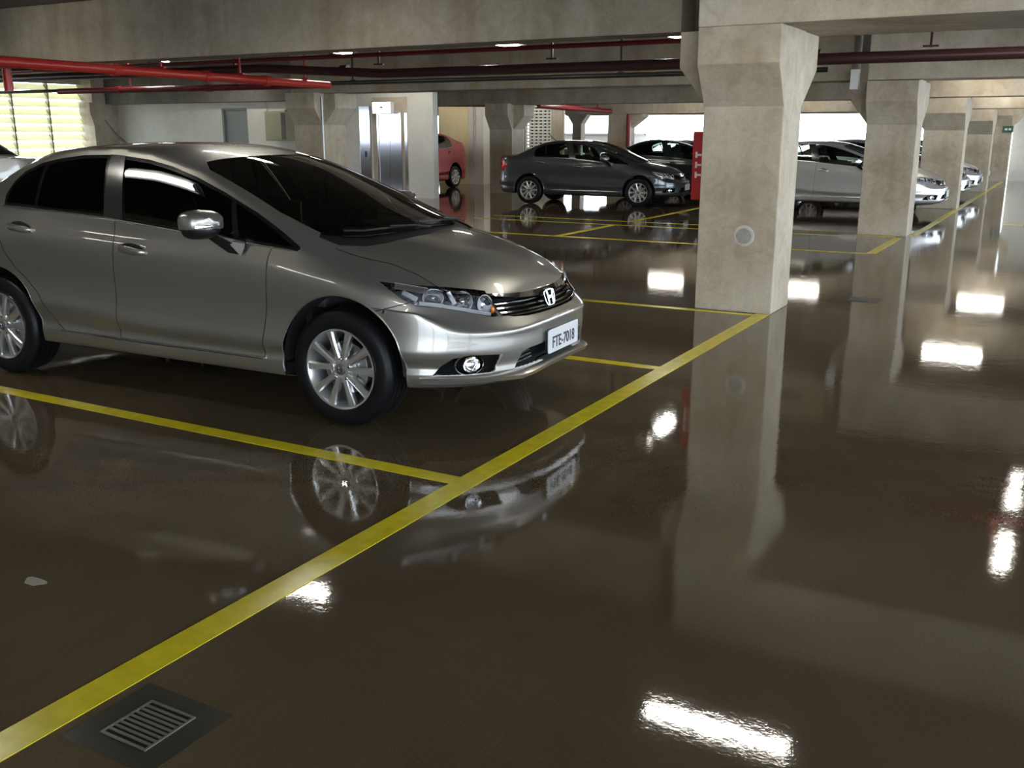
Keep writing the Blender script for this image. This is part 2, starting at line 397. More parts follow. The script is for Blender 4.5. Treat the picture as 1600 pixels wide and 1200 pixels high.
column(-2.83,-2.12, 15.75,16.30, 2.24, 'second concrete column behind the nearest one, pale silver car beside it', right=0, back=.48)
column(-2.83,-2.06, 22.0, 22.5, 2.17, 'third concrete column in the right-hand row', right=0, back=.48)
column(-2.83,-2.04, 28.8, 29.3, 2.08, 'fourth concrete column in the right-hand row', right=0, back=.48)
column(-2.60,-1.95, 35.0, 35.5, 2.3, 'farthest column of the right-hand row, touching the white wall', left=0, right=.3)
column(-13.97,-13.23, 15.75, 16.5, 2.27, 'concrete column left of the white lift wall, seen over the windscreen', left=0, right=.28)
column(-24.19,-23.75, 18.68, 19.48, 2.3, 'tan concrete column at the right edge of the bright louvres', front=.1, left=0, right=0)
column(-13.07,-12.42, 22.0, 22.6, 2.2, 'tan concrete column just left of the dark grey car tail', left=0, right=.3)
column(-12.85,-12.2, 28.8, 29.4, 2.09, 'concrete column rising behind the roof of the dark grey car', front=0, left=0, right=.45, hz=(.12,.45))
# slender outside column with a flared head
t = thing('flared_column', 'small column with flared head in the bright opening, over the tail of the dark grey car', 'column', (-15.86, 33.0, 0))
b = MB(); b.box(-.17,.17,-.18,.18,0,1.9)
b.hull([(x,y,z) for y in (-.185,.185) for x,z in ((-.40,2.3),(.40,2.3),(.40,2.12),(.175,1.80),(-.175,1.80),(-.40,2.12))]); b.box(-.39,.39,-.18,.18,2.29,ZT-.002); b.build('flared_shaft', M['concrete'], t)
# ---- concrete beams
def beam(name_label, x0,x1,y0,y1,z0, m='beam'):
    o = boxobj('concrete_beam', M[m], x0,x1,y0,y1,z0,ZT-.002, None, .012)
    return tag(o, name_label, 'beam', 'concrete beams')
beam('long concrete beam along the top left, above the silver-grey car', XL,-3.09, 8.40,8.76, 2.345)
beam('wide concrete beam at the top right resting on the nearest column', -2.835,XR, 8.10,9.45, 2.3455, 'concrete')
beam('second concrete beam crossing above the lift wall', -13.97,-3.09, 15.72,16.35, 2.26)
beam('second pale concrete beam on the right, behind the pipe', -2.829,XR, 15.53,16.2, 2.25, 'concrete')
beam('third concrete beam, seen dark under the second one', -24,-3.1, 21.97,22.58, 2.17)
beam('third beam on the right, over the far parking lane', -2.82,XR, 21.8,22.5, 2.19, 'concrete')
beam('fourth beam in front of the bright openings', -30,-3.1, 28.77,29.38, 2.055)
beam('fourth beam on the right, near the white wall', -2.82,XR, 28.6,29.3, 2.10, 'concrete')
beam('dark grey band along the top of the left white wall', -23.75,-15.72, 19.1,19.5, 2.26, 'ceil')  # dark grey box across the top of the white wall
beam('near beam overhead behind the viewer', XL,XR, 1.2,1.6, 2.42)
beam('last beam overhead at the front wall', XL,XR, -5.6,-5.2, 2.42)

# ---- left white wall with its grey door, electric box and conduits
b = MB(); b.box(-23.76,-19.76,19.5,19.7,0,ZT); b.box(-18.86,-13.10,19.5,19.7,0,ZT); b.box(-19.76,-18.86,19.5,19.7,2.12,ZT)
struct(b.build('wall_lobby', M['white_wall']))
d = boxobj('door_1', M['grey_paint'], -19.70,-18.92,19.56,19.62,0,2.07, None, .004); struct(d)
b = MB(); b.box(-19.76,-19.70,19.50,19.66,0,2.12); b.box(-18.92,-18.86,19.50,19.66,0,2.12); b.box(-19.70,-18.92,19.50,19.66,2.07,2.12); b.build('door_frame', M['grey_paint'], d, .003)
b = MB(); b.tube([(-18.99,19.56,1.0),(-18.99,19.50,1.0),(-19.08,19.50,1.0)], .011, 8); b.build('door_handle', M['galv'], d)

o = boxobj('baseboard_lobby', M['white_wall'], -18.8,-15.3,19.485,19.5,0,.08); struct(o)
t = thing('electric_box', 'beige wall box under a dark conduit, left of the column', 'box', (-17.55,19.3,1.30))
boxobj('box_body', M['beige_paint'], -.34,.34,-.2,.2,0,.72, t, .008); boxobj('box_lid', M['beige_paint'], -.31,.20,-.215,-.2,.04,.68, t, .004)
boxobj('side_recess', M['brown_pipe'], .205,.335,-.212,-.2,.04,.68, t)
t = thing('wall_conduit', 'dark vertical conduit dropping into the beige box', 'pipe', (-17.45,19.45,2.02))
b = MB(); b.tube([(0,0,0),(0,0,.28)], .03, 10); b.build('conduit_pipe', M['black_pipe'], t); boxobj('conduit_joint', M['black_pipe'], -.05,.05,-.05,.04,-.03,.03, t)
t = thing('wall_switch', 'small dark switch at the foot of a thin pale conduit', 'switch', (-18.15,19.47,1.52))
boxobj('switch_box', M['black_pipe'], -.045,.045,-.03,.03,0,.13, t, .004); b = MB(); b.tube([(0,0,.13),(0,0,.76)], .016, 8); b.build('conduit_pipe', M['galv'], t)
t = thing('column_conduit', 'thin pale conduit running up the edge of the column beside the lift', 'pipe', (-13.21,15.73,0))
b = MB(); b.tube([(0,0,.1),(0,0,2.2)], .02, 8); b.build('conduit_pipe', M['galv'], t)

# ---- lift entrance
YW = 19.5
t = thing('lift_entrance', 'brushed steel lift doors in a grey surround on the white wall', 'elevator', (-14.32, YW, 0))
b = MB(); b.box(-.51,.50,-.012,-.001,1.98,2.31); b.box(-.51,-.37,-.012,-.001,0,1.98); b.box(.34,.50,-.012,-.001,0,1.98); b.build('surround', M['grey_stone'] if 'grey_stone' in M else M['concrete'], t)
b = MB(); b.box(-.37,-.33,-.035,-.013,0,1.96); b.box(.30,.34,-.035,-.013,0,1.96); b.box(-.33,.30,-.035,-.013,1.92,1.96); b.build('door_frame', M['steel'], t, .003)
boxobj('door_leaf', M['steel'], -.33,-.018,-.010,-.002,.01,1.92, t, .002); boxobj('door_leaf', M['steel'], -.012,.30,-.010,-.002,.01,1.92, t, .002)
boxobj('edge_strip', M['steel'], .42,.50,-.02,-.013,0,1.96, t, .002)
t = thing('call_panel', 'tall brushed steel call panel left of the lift doors', 'panel', (-15.03, YW, 0))
boxobj('panel_plate', M['steel'], -.17,.14,-.045,-.001,0,2.12, t, .006); boxobj('side_channel', M['galv'], -.215,-.172,-.03,-.001,0,2.12, t, .003)
boxobj('call_button', M['black_pipe'], -.03,.03,-.052,-.045,.93,1.07, t, .004)
t = thing('lit_sign', 'small white lit sign box above the lift doors', 'sign', (-14.43, YW-.18, 1.935))
boxobj('sign_case', M['white_metal'], -.27,.27,.0,.14,0,.27, t, .006); boxobj('sign_face', M['sign_glow'], -.255,.255,-.006,0,.012,.258, t)
b = MB(); b.box(-.03,.03,-.010,-.0065,.13,.165); b.box(-.045,-.02,-.010,-.0065,.115,.15); b.box(.02,.045,-.010,-.0065,.115,.15); b.build('sign_symbol', M['ink'], t)

# ---- louvres in the left wall
t = thing('louvre_screen', 'glowing cream louvre screen in the left wall', 'louvres', (XL-.1, 15.5, 0))
zs = [.85+i*.215 for i in range(9)]
for i, z in enumerate(zs):
    for j in range(6):
        ya, yb_ = -3.15+j*1.065, -3.15+(j+1)*1.065
        b = MB(); b.hull([(x, y, z+dz) for y in (ya+.02, yb_-.02) for x, dz in ((-.085,.19),(-.070,.19),(.075,.02),(.060,.02))])
        b.build('slat', M['louvre'], t)
for j in range(7):
    y = -3.15+j*1.065
    boxobj('mullion', M['louvre_frame'] if 'louvre_frame' in M else M['beige_paint'], -.05,.085,y-.02,y+.02,.80,2.80, t)
for k, z in enumerate((.80,2.775)): boxobj('rail', M['beige_paint'], -.05,.085,-3.17,3.2,z,z+.03, t)

# ---- rooms and screens behind the lift wall
b = MB(); b.box(-17.0,-15.95,25.6,25.8,0,ZT)
struct(b.build('wall_cream', M['cream_wall']))
o = boxobj('wall_cream_side', M['white_wall'], -15.94,-15.42,25.6,26.0,0,ZT); o.name = 'wall_nook'; struct(o)
t = thing('wall_pipe', 'thin vertical pipe on the grey wall strip behind the red car', 'pipe', (-15.72,25.55,0))
b = MB(); b.tube([(0,0,.45),(0,0,2.3)], .022, 8); b.build('conduit_pipe', M['galv'], t)
t = thing('window_light', 'bright narrow opening beside the cream wall', 'window', (-17.6,25.45,0))
bpy.data.objects.remove(t)
def slot_screen(x0, x1, y, z0, z1, zs0, zs1, cols, rows, label):
    t = thing('slotted_screen', label, 'screen', ((x0+x1)/2, y, 0)); w = (x1-x0)/2
    b = MB(); b.box(-w, w, 0, .08, z0, zs0); b.box(-w, w, 0, .08, zs1, z1)
    cw = 2*w/cols
    for c in range(cols+1):
        xx = -w+c*cw; e = .04 if c in (0, cols) else .018
        b.box(max(-w,xx-e), min(w,xx+e), 0, .08, zs0, zs1)
    b.build('screen_frame', M['white_wall'], t)
    b = MB(); rh = (zs1-zs0)/rows
    for c in range(cols):
        for r in range(rows): b.box(-w+c*cw+.018, -w+(c+1)*cw-.018, .01, .07, zs0+r*rh, zs0+r*rh+rh*.58)
    s = b.build('screen_bars', M['white_wall'], t); s['kind'] = 'stuff'
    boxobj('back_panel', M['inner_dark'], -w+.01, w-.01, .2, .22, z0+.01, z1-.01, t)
slot_screen(-15.42,-14.3,26.0,0,ZT-.3,1.0,2.32,4,14,'white slotted screen between the cream wall and the tan column')
slot_screen(-14.26,-13.40,26.05,0,ZT-.3,.95,2.30,6,15,'white slotted screen behind the tail of the dark grey car')
o = boxobj('wall_pier', M['concrete'], -13.38,-13.02,26.06,26.16,0,ZT); struct(o)

# ---- yellow floor lines
def line(x0,x1,y0,y1,label,group='yellow floor lines'):
    o = boxobj('painted_line', M['yellow'], x0,x1,y0,y1,.0002,.0022); tag(o, label, 'floor line', group)
line(-2.275,-2.16, -3.0, 8.32, 'long yellow lane line running from the bottom left corner to the nearest column')
line(-8.6,-2.275, 3.46,3.555, 'yellow bay line on the near side of the silver-grey car')
line(-8.6,-2.275, 5.955,6.045, 'short yellow bay line emerging from under the bumper')
line(-9.5,-2.83, 8.19,8.275, 'yellow bay line ending at the foot of the nearest column')
line(-2.83,-2.275, 8.20,8.275, 'yellow strip along the base of the nearest column')
line(-2.255,-2.14, 13.32,15.53, 'yellow lane line starting again before the second column')
line(-2.83,-2.255, 15.62,15.72, 'yellow strip along the base of the second column')
line(-2.10,-1.99, 15.9,34.9, 'far yellow lane line along the right-hand row')
line(-9.9,-2.255, 13.24,13.32, 'yellow bay line crossing behind the nearest column')
line(-9.5,-3.0, 15.38,15.45, 'faint yellow bay line, nearer of the pair before the dark grey car')
line(-9.5,-3.0, 16.08,16.15, 'faint yellow bay line, farther of the pair before the dark grey car')
line(-6.78,-6.67, 13.32,15.38, 'slanting yellow line reaching toward the dark grey car wheel')
line(-6.76,-6.65, 16.15,19.9, 'yellow line passing under the nose of the dark grey car')
line(-1.0,3.5, 18.6,18.75, 'yellow line at the right edge beside the far lane')

o = MB(); o.prism([(.045*cos(a)*(1+.25*sin(3*a)), .03*sin(a)*(1+.2*cos(2*a))) for a in [2*pi*k/18 for k in range(18)]], lambda u,v,h: (u-3.0,v+1.92,h), .0002, .0012)
tag(o.build('pale_spot', M['pale_spot']), 'small pale spot of dried paint on the floor at the lower left', 'stain')
# ---- drains
def drain(cx, cy, label, n=9, s=.085):
    t = thing('floor_drain', label, 'drain', (cx, cy, 0))
    b = MB(); b.box(-s*1.9,s*1.9,-s*1.7,s*1.7,.0001,.0012); b.build('mortar_bed', M['grout'], t)
    boxobj('dark_well', M['inner_dark'], -s+.004,s-.004,-s+.004,s-.004,.0013,.0022, t)
    b = MB(); b.box(-s,s,-s,-s+.008,.002,.006); b.box(-s,s,s-.008,s,.002,.006); b.box(-s,-s+.008,-s+.008,s-.008,.002,.006); b.box(s-.008,s,-s+.008,s-.008,.002,.006)
    b.build('grate_frame', M['grate'], t, .001)
    p = (2*s-.016)/n
    for i in range(n-1):
        y = -s+.008+p*(i+1); boxobj('grate_bar', M['grate'], -s+.008,s-.008,y-p*.25,y+p*.25,.0025,.0055, t)
drain(-1.962, 1.52, 'small square grated drain at the bottom left beside the lane line')
drain(-1.63, 9.53, 'tiny distant drain on the floor right of the nearest column', 7, .09)

# ---- pipes under the ceiling
def pipe(name, pts, r, m, label, cat='pipe', hang=(), seg=12, couplings=()):
    t = thing(name, label, cat, pts[0]); o = Vector(pts[0])
    b = MB(); b.smooth = True; b.tube([Vector(p)-o for p in pts], r, seg); b.build('pipe_run', M[m], t)
    P0, P1 = Vector(pts[0]), Vector(pts[-1])
    for f in hang:
        p = P0.lerp(P1, f)-o; z = ZT-o.z-.003
        b = MB(); b.box(p.x-.012,p.x+.012,p.y-.012,p.y+.012,p.z+r*.9,z); b.box(p.x-r-.015,p.x+r+.015,p.y-.02,p.y+.02,p.z+r*.95,p.z+r+.018); b.build('hanger', M[m], t)
    for f in couplings:
        p = P0.lerp(P1, f)-o; d = (P1-P0).normalized()
        b = MB(); b.tube([p-d*.06, p+d*.06], r*1.28, seg); b.build('coupling', M[m], t)
pipe('sprinkler_pipe', [(-9.9,6.4,2.235),(-10.0,7.6,2.235),(-10.5,12.7,2.235)], .058, 'red', 'bright red sprinkler pipe slanting above the car roof', hang=(.42,.66,.9), couplings=(.3,.55,.75))
pipe('sprinkler_branch', [(-16.6,12.35,2.245),(-10.62,12.78,2.245)], .05, 'dark_red', 'lower darker red pipe above the white wall', hang=(.3,.7), couplings=(.25,.6))
pipe('drop_pipe', [(-12.6,8.62,2.344),(-12.6,8.62,2.05)], .06, 'red', 'red pipe drop at the far left under the beam')
pipe('elbow_arm', [(-12.5,8.95,2.36),(-11.9,9.35,2.36)], .05, 'red', 'short red arm beside the drop at the far left', hang=(.5,))
pipe('drain_pipe', [(-24,11.2,2.42),(-10.6,11.3,2.42),(-8.5,11.46,2.30),(XR-.01,11.8,2.30)], .062, 'brown_pipe', 'thick dark brown pipe crossing the whole ceiling', hang=(.12,.30,.43,.52,.61,.68,.76,.85), couplings=(.5,.72))
pipe('upper_pipe', [(-24,11.2,2.53),(XR-.01,11.25,2.53)], .028, 'dark_red', 'thin dark red pipe just below the near beams', hang=(.2,.5,.8))
pipe('cable_run', [(-24,14.6,2.40),(-3.2,14.6,2.36)], .035, 'black_pipe', 'black cable run in front of the second beam', hang=(.1,.35,.6,.85))
pipe('cable_run', [(-24,9.6,2.62),(-15.2,11.9,2.60)], .03, 'black_pipe', 'black cable sagging beside the red pipe at the upper left', hang=(.5,))
pipe('far_red_pipe', [(-17.5,24.6,2.30),(-13.5,24.4,2.24)], .06, 'dark_red', 'dark red pipe above the red car', hang=(.3,.8))
pipe('far_red_pipe', [(-13.1,24.7,2.21),(-12.45,28.1,2.12)], .07, 'dark_red', 'dark red pipe above the right slotted screen', hang=(.3,.8))
pipe('riser_pipe', [(-12.10,28.66,2.05),(-12.10,28.66,.0)], .07, 'dark_red', 'dark red riser on the right side of the column behind the dark car')
t = thing('junction_box', 'small pale box high on the second column', 'box', (-3.03,15.66,2.13))
boxobj('box_body', M['white_metal'], -.06,.06,-.05,.05,0,.28, t, .005)

# ---- ceiling lamps
def lamp(x, y, along, label, z=2.76, first=[None]):
    if first[0] is None:
        t = thing('ceiling_lamp', label, 'lamp', (x,y,z), 0, 'twin tube ceiling lamps')
        b = MB(); b.hull([(xx,yy,zz) for xx in (-.63,.63) for yy,zz in ((-.05,.075),(.05,.075),(.05,.05),(-.05,.05))]); b.box(-.63,.63,-.115,.115,.043,.052); b.build('housing', M['white_metal'], t)
        for s in (-1,1):
            b = MB(); b.smooth = True; b.tube([(-.54,s*.036,.02),(.54,s*.036,.02)], .016, 10); b.build('tube', M['tube'], t)
        for s in (-1,1): boxobj('tube_holder', M['white_metal'], s*.555-.012,s*.555+.012,-.06,.06,.0,.045, t)
        for s in (-1,1):
            b = MB(); b.tube([(s*.45,0,.075),(s*.45,0,ZT-2.76-.003)], .006, 6); b.build('hanger', M['galv'], t)
        first[0] = t
    else:
        t = copy_tree(first[0]); t['label'] = label
    t.location = (x,y,z); t.rotation_euler = (0,0,0 if along=='X' else pi/2)
    
    return t
LAMPS = [(-7.7,13.25,'Y','lamp beyond the near beam, middle of the three seen'),(-5.0,13.3,'Y','lamp mirrored in the floor left of the nearest column'),(-10.78,13.05,'Y','lamp beyond the near beam, left of the middle one'),(-14.8,12.8,'Y','lamp at the upper left beside the red pipe'),
 (-.2,13.0,'Y','lamp over the lane mirrored at the right edge'),(-.2,10.75,'Y','lamp over the lane mirrored lower at the right edge'),
 (-1.85,6.36,'X','lamp mirrored in the floor at the bottom right'),(-6.3,6.62,'X','lamp above the roof of the silver-grey car, mirrored on the yellow line'),(-11.1,6.8,'X','lamp mirrored at the left edge of the floor'),
 (-6.05,3.2,'X','lamp mirrored as a long streak in the front door window'),
 (-1.76,21.0,'X','lamp over the lane behind the second beam'),(-1.8,27.9,'X','lamp over the lane behind the third beam'),(-1.85,33.6,'X','lamp over the lane near the white wall'),
 (-6.45,27.9,'X','lamp above the second black car'),(-10.3,27.6,'X','lamp before the bright opening, behind the dark cars'),(-12.4,26.0,'X','lamp right of the slotted screens'),(-16.3,24.2,'X','lamp above the red car'),(-13.9,24.9,'X','added lamp brightening the slotted screens'),  # the lamp before the screens is added to brighten them
 (-8.4,23.6,'X','lamp above the first black car'),(-9.9,17.2,'X','lamp above the dark grey car'),(-5.4,18.6,'X','lamp above the gap before the pale silver car'),
 (-18.6,17.9,'X','lamp in front of the left white wall'),(-13.6,18.3,'X','lamp in front of the lift'),(-19.5,12.6,'Y','added far left lamp brightening the white wall'),(-20.5,8.95,'X','added lamp hidden behind the near beam at the far left'),  # the two far left lamps are unseen additions for the white wall side
 (-1.5,-1.6,'X','lamp behind the viewer'),(-7,-1.8,'X','lamp behind the viewer on the left'),(-12.2,-3.4,'X','lamp mirrored as a spot on the door shoulder'),(3.6,5.0,'Y','lamp right of the view'),(3.6,13,'Y','lamp far right over the lane'),(3.0,24,'X','lamp right of the far lane'),(1.2,34.4,'X','added lamp brightening the far white wall')]  # the lamp at the far white wall is added to brighten it
for a in LAMPS: lamp(*a)

# ---- red hose cabinet on the back of the nearest column
t = thing('hose_cabinet', 'narrow red cabinet edge with white marks behind the left side of the nearest column', 'cabinet', (-2.58,8.90,.91))
boxobj('cabinet_body', M['red_panel'], -.535,.375,.001,.20,0,.615, t, .01)
boxobj('cabinet_door', M['red_panel'], -.515,.355,.20,.215,.02,.595, t, .005)
for z in (.20,.29,.38):
    b = MB(); b.box(-.505,-.485,-.0006,.0006,z,z+.055); b.box(-.485,-.445,-.0006,.0006,z+.018,z+.036); b.build('white_mark', M['white_metal'], t)
b = MB(); b.smooth = True; b.lathe([(.0001,.0),(.02,.0),(.024,.03),(.014,.06),(.0001,.065)], 16, 'Z', (-.42,.1,.616)); b.build('top_knob', M['black_pipe'], t)
# ---- exit plate on the far column
t = thing('exit_plate', 'small dark green plate high on the farthest column', 'sign', (-1.945,35.0,1.50))
boxobj('plate_board', mat('dark_green_plate', (.02,.09,.05), .4), -.26,.04,-.05,-.02,0,.2, t, .004)
b = MB(); b.box(-.20,-.12,-.056,-.051,.07,.13); b.box(-.09,-.02,-.056,-.051,.07,.13); b.build('plate_symbol', M['white_metal'], t)
M['facade'] = mat('pale_facade', (.085,.075,.062), .8)
# ---- low building outside the bright openings
t = thing('outside_building', 'pale low building outside, behind the slotted screen side', 'building', (-25.5,58,0))
boxobj('facade', M['facade'], -5,1.0,0,3,0,1.35, t); b = MB(); b.hull([(x,y,z) for x in (-5.1,1.1) for y,z in ((-.1,1.35),(3.1,1.35),(3.1,1.45),(-.1,1.45))]); b.build('roof', M['facade'], t)

# ================================================================ THE SEDAN
CARPT = {}
def knife(bm, pts, d, region, closed=True):
    """cut the surface along a polyline of 3-D points seen along direction d"""
    d = Vector(d).normalized(); u = d.cross(Vector((0,0,1)))
    u = u.normalized() if u.length > .1 else Vector((1,0,0)); v = u.cross(d)
    P = [Vector(p) for p in pts]; n = len(P)
    uv = [(p.dot(u), p.dot(v)) for p in P]
    lo = (min(a for a,_ in uv)-.02, min(b for _,b in uv)-.02); hi = (max(a for a,_ in uv)+.02, max(b for _,b in uv)+.02)
    def bb(f):
        a = [w.co.dot(u) for w in f.verts]; b = [w.co.dot(v) for w in f.verts]
        return min(a), max(a), min(b), max(b)
    cand = set()
    for f in bm.faces:
        if region(f.calc_center_median()):
            a0,a1,b0,b1 = bb(f)
            if a1 > lo[0] and a0 < hi[0] and b1 > lo[1] and b0 < hi[1]: cand.add(f)
    for i in range(n if closed else n-1):
        a, b = P[i], P[(i+1)%n]; (ua,va),(ub,vb) = uv[i], uv[(i+1)%n]
        x0,x1,y0,y1 = min(ua,ub)-.001, max(ua,ub)+.001, min(va,vb)-.001, max(va,vb)+.001
        sub = []
        for f in cand:
            if not f.is_valid: continue
            a0,a1,b0,b1 = bb(f)
            if a1 >= x0 and a0 <= x1 and b1 >= y0 and b0 <= y1: sub.append(f)
        if not sub: continue
        no = (b-a).cross(d)
        if no.length < 1e-9: continue
        ge = set(sub)
        for f in sub: ge.update(f.edges); ge.update(f.verts)
        r = bmesh.ops.bisect_plane(bm, geom=list(ge), dist=1e-5, plane_co=a, plane_no=no.normalized())
        cand = {f for f in cand if f.is_valid}
        cand.update(g for g in r['geom'] if isinstance(g, bmesh.types.BMFace))
    return u, v, uv, [f for f in cand if f.is_valid]
def inside(x, y, poly):
    c = False; n = len(poly); j = n-1
    for i in range(n):
        xi, yi = poly[i]; xj, yj = poly[j]
        if (yi > y) != (yj > y) and x < (xj-xi)*(y-yi)/(yj-yi)+xi: c = not c
        j = i
    return c
def stamp(bm, lay, pts, d, region, pid, only=None):
    u, v, uv, fs = knife(bm, pts, d, region)
    for f in fs:
        c = f.calc_center_median()
        if inside(c.dot(u), c.dot(v), uv) and (only is None or f[lay] in only): f[lay] = pid
def strip(pts, w, d):
    """thin closed outline around a polyline"""
    d = Vector(d).normalized(); P = [Vector(p) for p in pts]; A = []; B = []
    for i, p in enumerate(P):
        t = (P[min(i+1,len(P)-1)]-P[max(i-1,0)]).normalized(); s = t.cross(d).normalized()*w/2
        A.append(p+s); B.append(p-s)
    return A+B[::-1]
def both(fn):
    for s in (1, -1): fn(s)
def sidepts(l, s): return [(x, s*.9, z) for x, z in l]
SEAM, PANE_F, PANE_R, PANE_Q, PANE_T, FRAME, PILLAR, WS, RG, HEAD, GRILLE, INTAKE, FOG, TAIL, COWL, HOOD, FDOOR, RDOOR, BUMP, RBUMP, ARCH, TRUNK = range(1, 23)
DLO = [(-2.545,1.083),(-2.57,1.14),(-2.562,1.225),(-2.509,1.283),(-2.374,1.335),(-2.221,1.363),(-2.017,1.386),(-1.783,1.391),(-1.689,1.386),(-1.472,1.366),(-1.29,1.331),(-1.08,1.274),(-.861,1.197),(-.598,1.095),(-.396,1.005),(-.262,.938),(-.255,.925),(-.270,.916),(-.643,.952),(-1.027,.984),(-1.505,1.028),(-1.643,1.040),(-2.1,1.066)]
def make_body():
    g = body_grid(); R_, S, _ = g.shape
    bm = bmesh.new()
    for sg in (1, -1):
        vs = [[bm.verts.new((g[r,s,0], g[r,s,1]*sg, g[r,s,2])) for s in range(S)] for r in range(R_)]
        for r in range(R_-1):
            for s in range(S-1):
                q = (vs[r][s], vs[r][s+1], vs[r+1][s+1], vs[r+1][s])
                try: bm.faces.new(q if sg < 0 else q[::-1])
                except ValueError: pass
    bmesh.ops.remove_doubles(bm, verts=bm.verts, dist=2e-4)
    bmesh.ops.dissolve_degenerate(bm, edges=bm.edges, dist=1e-5)
    bm.normal_update()
    ref = max(bm.faces, key=lambda f: f.calc_center_median().z)
    if ref.normal.z < 0: bmesh.ops.reverse_faces(bm, faces=bm.faces)
    lay = bm.faces.layers.int.new('part')
    Y = (0,1,0)
    for s in (1,-1):
        lower = lambda c, s=s: c.y*s > .55 and c.z < 1.0
        flank = lambda c, s=s: c.y*s > .5 and -3 < c.x < .3
        # doors
        fd = [(-.445,.940),(-.452,.85),(-.468,.60),(-.50,.42),(-.512,.33),(-.53,.318),(-1.61,.322),(-1.607,.42),(-1.60,.75),(-1.572,1.034),(-1.73,1.41),(-1.47,1.385),(-1.08,1.295),(-.6,1.115),(-.30,.965),(-.24,.93)]
        rd = [(-1.572,1.034),(-1.60,.75),(-1.607,.42),(-1.61,.322),(-2.08,.335),(-2.14,.37),(-2.20,.45),(-2.27,.55),(-2.36,.63),(-2.46,.70),(-2.545,.80),(-2.60,.95),(-2.625,1.10),(-2.60,1.20),(-2.50,1.30),(-2.2,1.385),(-2.0,1.41),(-1.73,1.41)]
        stamp(bm, lay, sidepts(fd,s), Y, flank, FDOOR); stamp(bm, lay, sidepts(rd,s), Y, flank, RDOOR)
        # bumper side panels
        bp = [(.222,.640),(.30,.662),(.405,.695),(.70,.80),(1.1,.80),(1.1,.1),(.20,.1)]
        stamp(bm, lay, sidepts(bp,s), Y, lambda c, s=s: c.y*s >= -.001 and c.x > .15 and c.z < .72, BUMP)
        rb = [(-2.98,.62),(-3.1,.70),(-3.3,.74),(-3.9,.74),(-3.9,.1),(-2.9,.1)]
        stamp(bm, lay, sidepts(rb,s), Y, lambda c, s=s: c.y*s >= -.001 and c.x < -2.9, RBUMP)
        # seams
        def seam(l, w=.0048, dd=Y, reg=flank): stamp(bm, lay, strip(sidepts(l,s), w, dd), dd, reg, SEAM)
        seam([(-.43,.931),(-.445,.88),(-.452,.80),(-.468,.60),(-.50,.42),(-.512,.33)])
        seam([(-.512,.33),(-.53,.318),(-1.6,.322),(-2.08,.335),(-2.14,.37),(-2.20,.45),(-2.27,.55),(-2.36,.63),(-2.46,.70),(-2.545,.80),(-2.60,.95),(-2.625,1.10)])
        seam([(-1.61,.322),(-1.607,.42),(-1.60,.75),(-1.572,1.032)])
        seam([(.20,.634),(.222,.640),(.30,.662),(.39,.688)], .005, Y, lower)
        # window opening and panes
        stamp(bm, lay, sidepts(DLO,s), Y, lambda c, s=s: c.y*s > .5 and c.z > .85, FRAME)
        fr = (FRAME,)
        up = lambda c, s=s: c.y*s > .5 and c.z > .85
        stamp(bm, lay, sidepts([(-1.80,1.42),(-1.655,1.02),(-1.50,1.01),(-1.685,1.42)],s), Y, up, PILLAR, fr)
        stamp(bm, lay, sidepts([(-.70,.968),(-.80,1.160),(-.855,1.181),(-1.08,1.256),(-1.29,1.313),(-1.472,1.348),(-1.665,1.366),(-1.50,1.042),(-1.027,.999)],s), Y, up, PANE_F, fr)
        stamp(bm, lay, sidepts([(-.655,.968),(-.765,1.146),(-.598,1.078),(-.396,.985),(-.30,.937)],s), Y, up, PANE_T, fr)
        stamp(bm, lay, sidepts([(-1.672,1.056),(-1.81,1.372),(-2.017,1.368),(-2.221,1.345),(-2.30,1.328),(-2.245,1.090),(-2.1,1.080)],s), Y, up, PANE_R, fr)
        stamp(bm, lay, sidepts([(-2.275,1.092),(-2.33,1.322),(-2.374,1.315),(-2.500,1.266),(-2.545,1.215),(-2.552,1.14),(-2.535,1.100)],s), Y, up, PANE_Q, fr)
        # lamps
        hd = [(.228,-.806,.786),(.376,-.754,.770),(.536,-.645,.752),(.63,-.546,.735),(.672,-.494,.722),(.738,-.480,.600),(.718,-.519,.601),(.632,-.618,.632),(.534,-.708,.659),(.426,-.777,.672),(.366,-.801,.702)]
        stamp(bm, lay, [(x,-y*s,z) for x,y,z in hd], (.55,.84*s,0), lambda c, s=s: c.x > .1 and c.y*s > .3 and c.z > .5, HEAD)
        fg = [(.502,-.774,.311),(.555,-.752,.372),(.61,-.73,.410),(.679,-.675,.424),(.788,-.524,.412),(.765,-.556,.335),(.75,-.57,.318),(.553,-.752,.320)]
        stamp(bm, lay, [(x,-y*s,z) for x,y,z in fg], (.7,.7*s,0), lambda c, s=s: c.x > .3 and c.y*s > .2 and c.z < .55, FOG)
        tl = [(-3.20,.86),(-3.32,.775),(-3.66,.77),(-3.66,1.02),(-3.42,1.03),(-3.30,.97)]
        stamp(bm, lay, sidepts(tl,s), Y, lambda c, s=s: c.y*s > .42 and c.x < -3, TAIL)
        # wheel arches
        for cx_ in (0, -2.668):
            c = [(cx_+.383*cos(a), .315+.393*sin(a)) for a in [pi*2*k/40 for k in range(40)]]
            stamp(bm, lay, sidepts(c,s), Y, lambda c, s=s: c.y*s > .45 and c.z < .85, ARCH)
            c = [(cx_-.383,.4),(cx_-.383,.315),(cx_-.376,.1),(cx_+.376,.1),(cx_+.383,.315),(cx_+.383,.4)]
            stamp(bm, lay, sidepts(c,s), Y, lambda c, s=s: c.y*s > .45 and c.z < .5, ARCH)
        # bonnet
        hs = [(.70,.47),(.66,.505),(.60,.57),(.55,.633),(.45,.645),(.36,.64),(.2,.655),(.08,.69),(-.10,.72)]
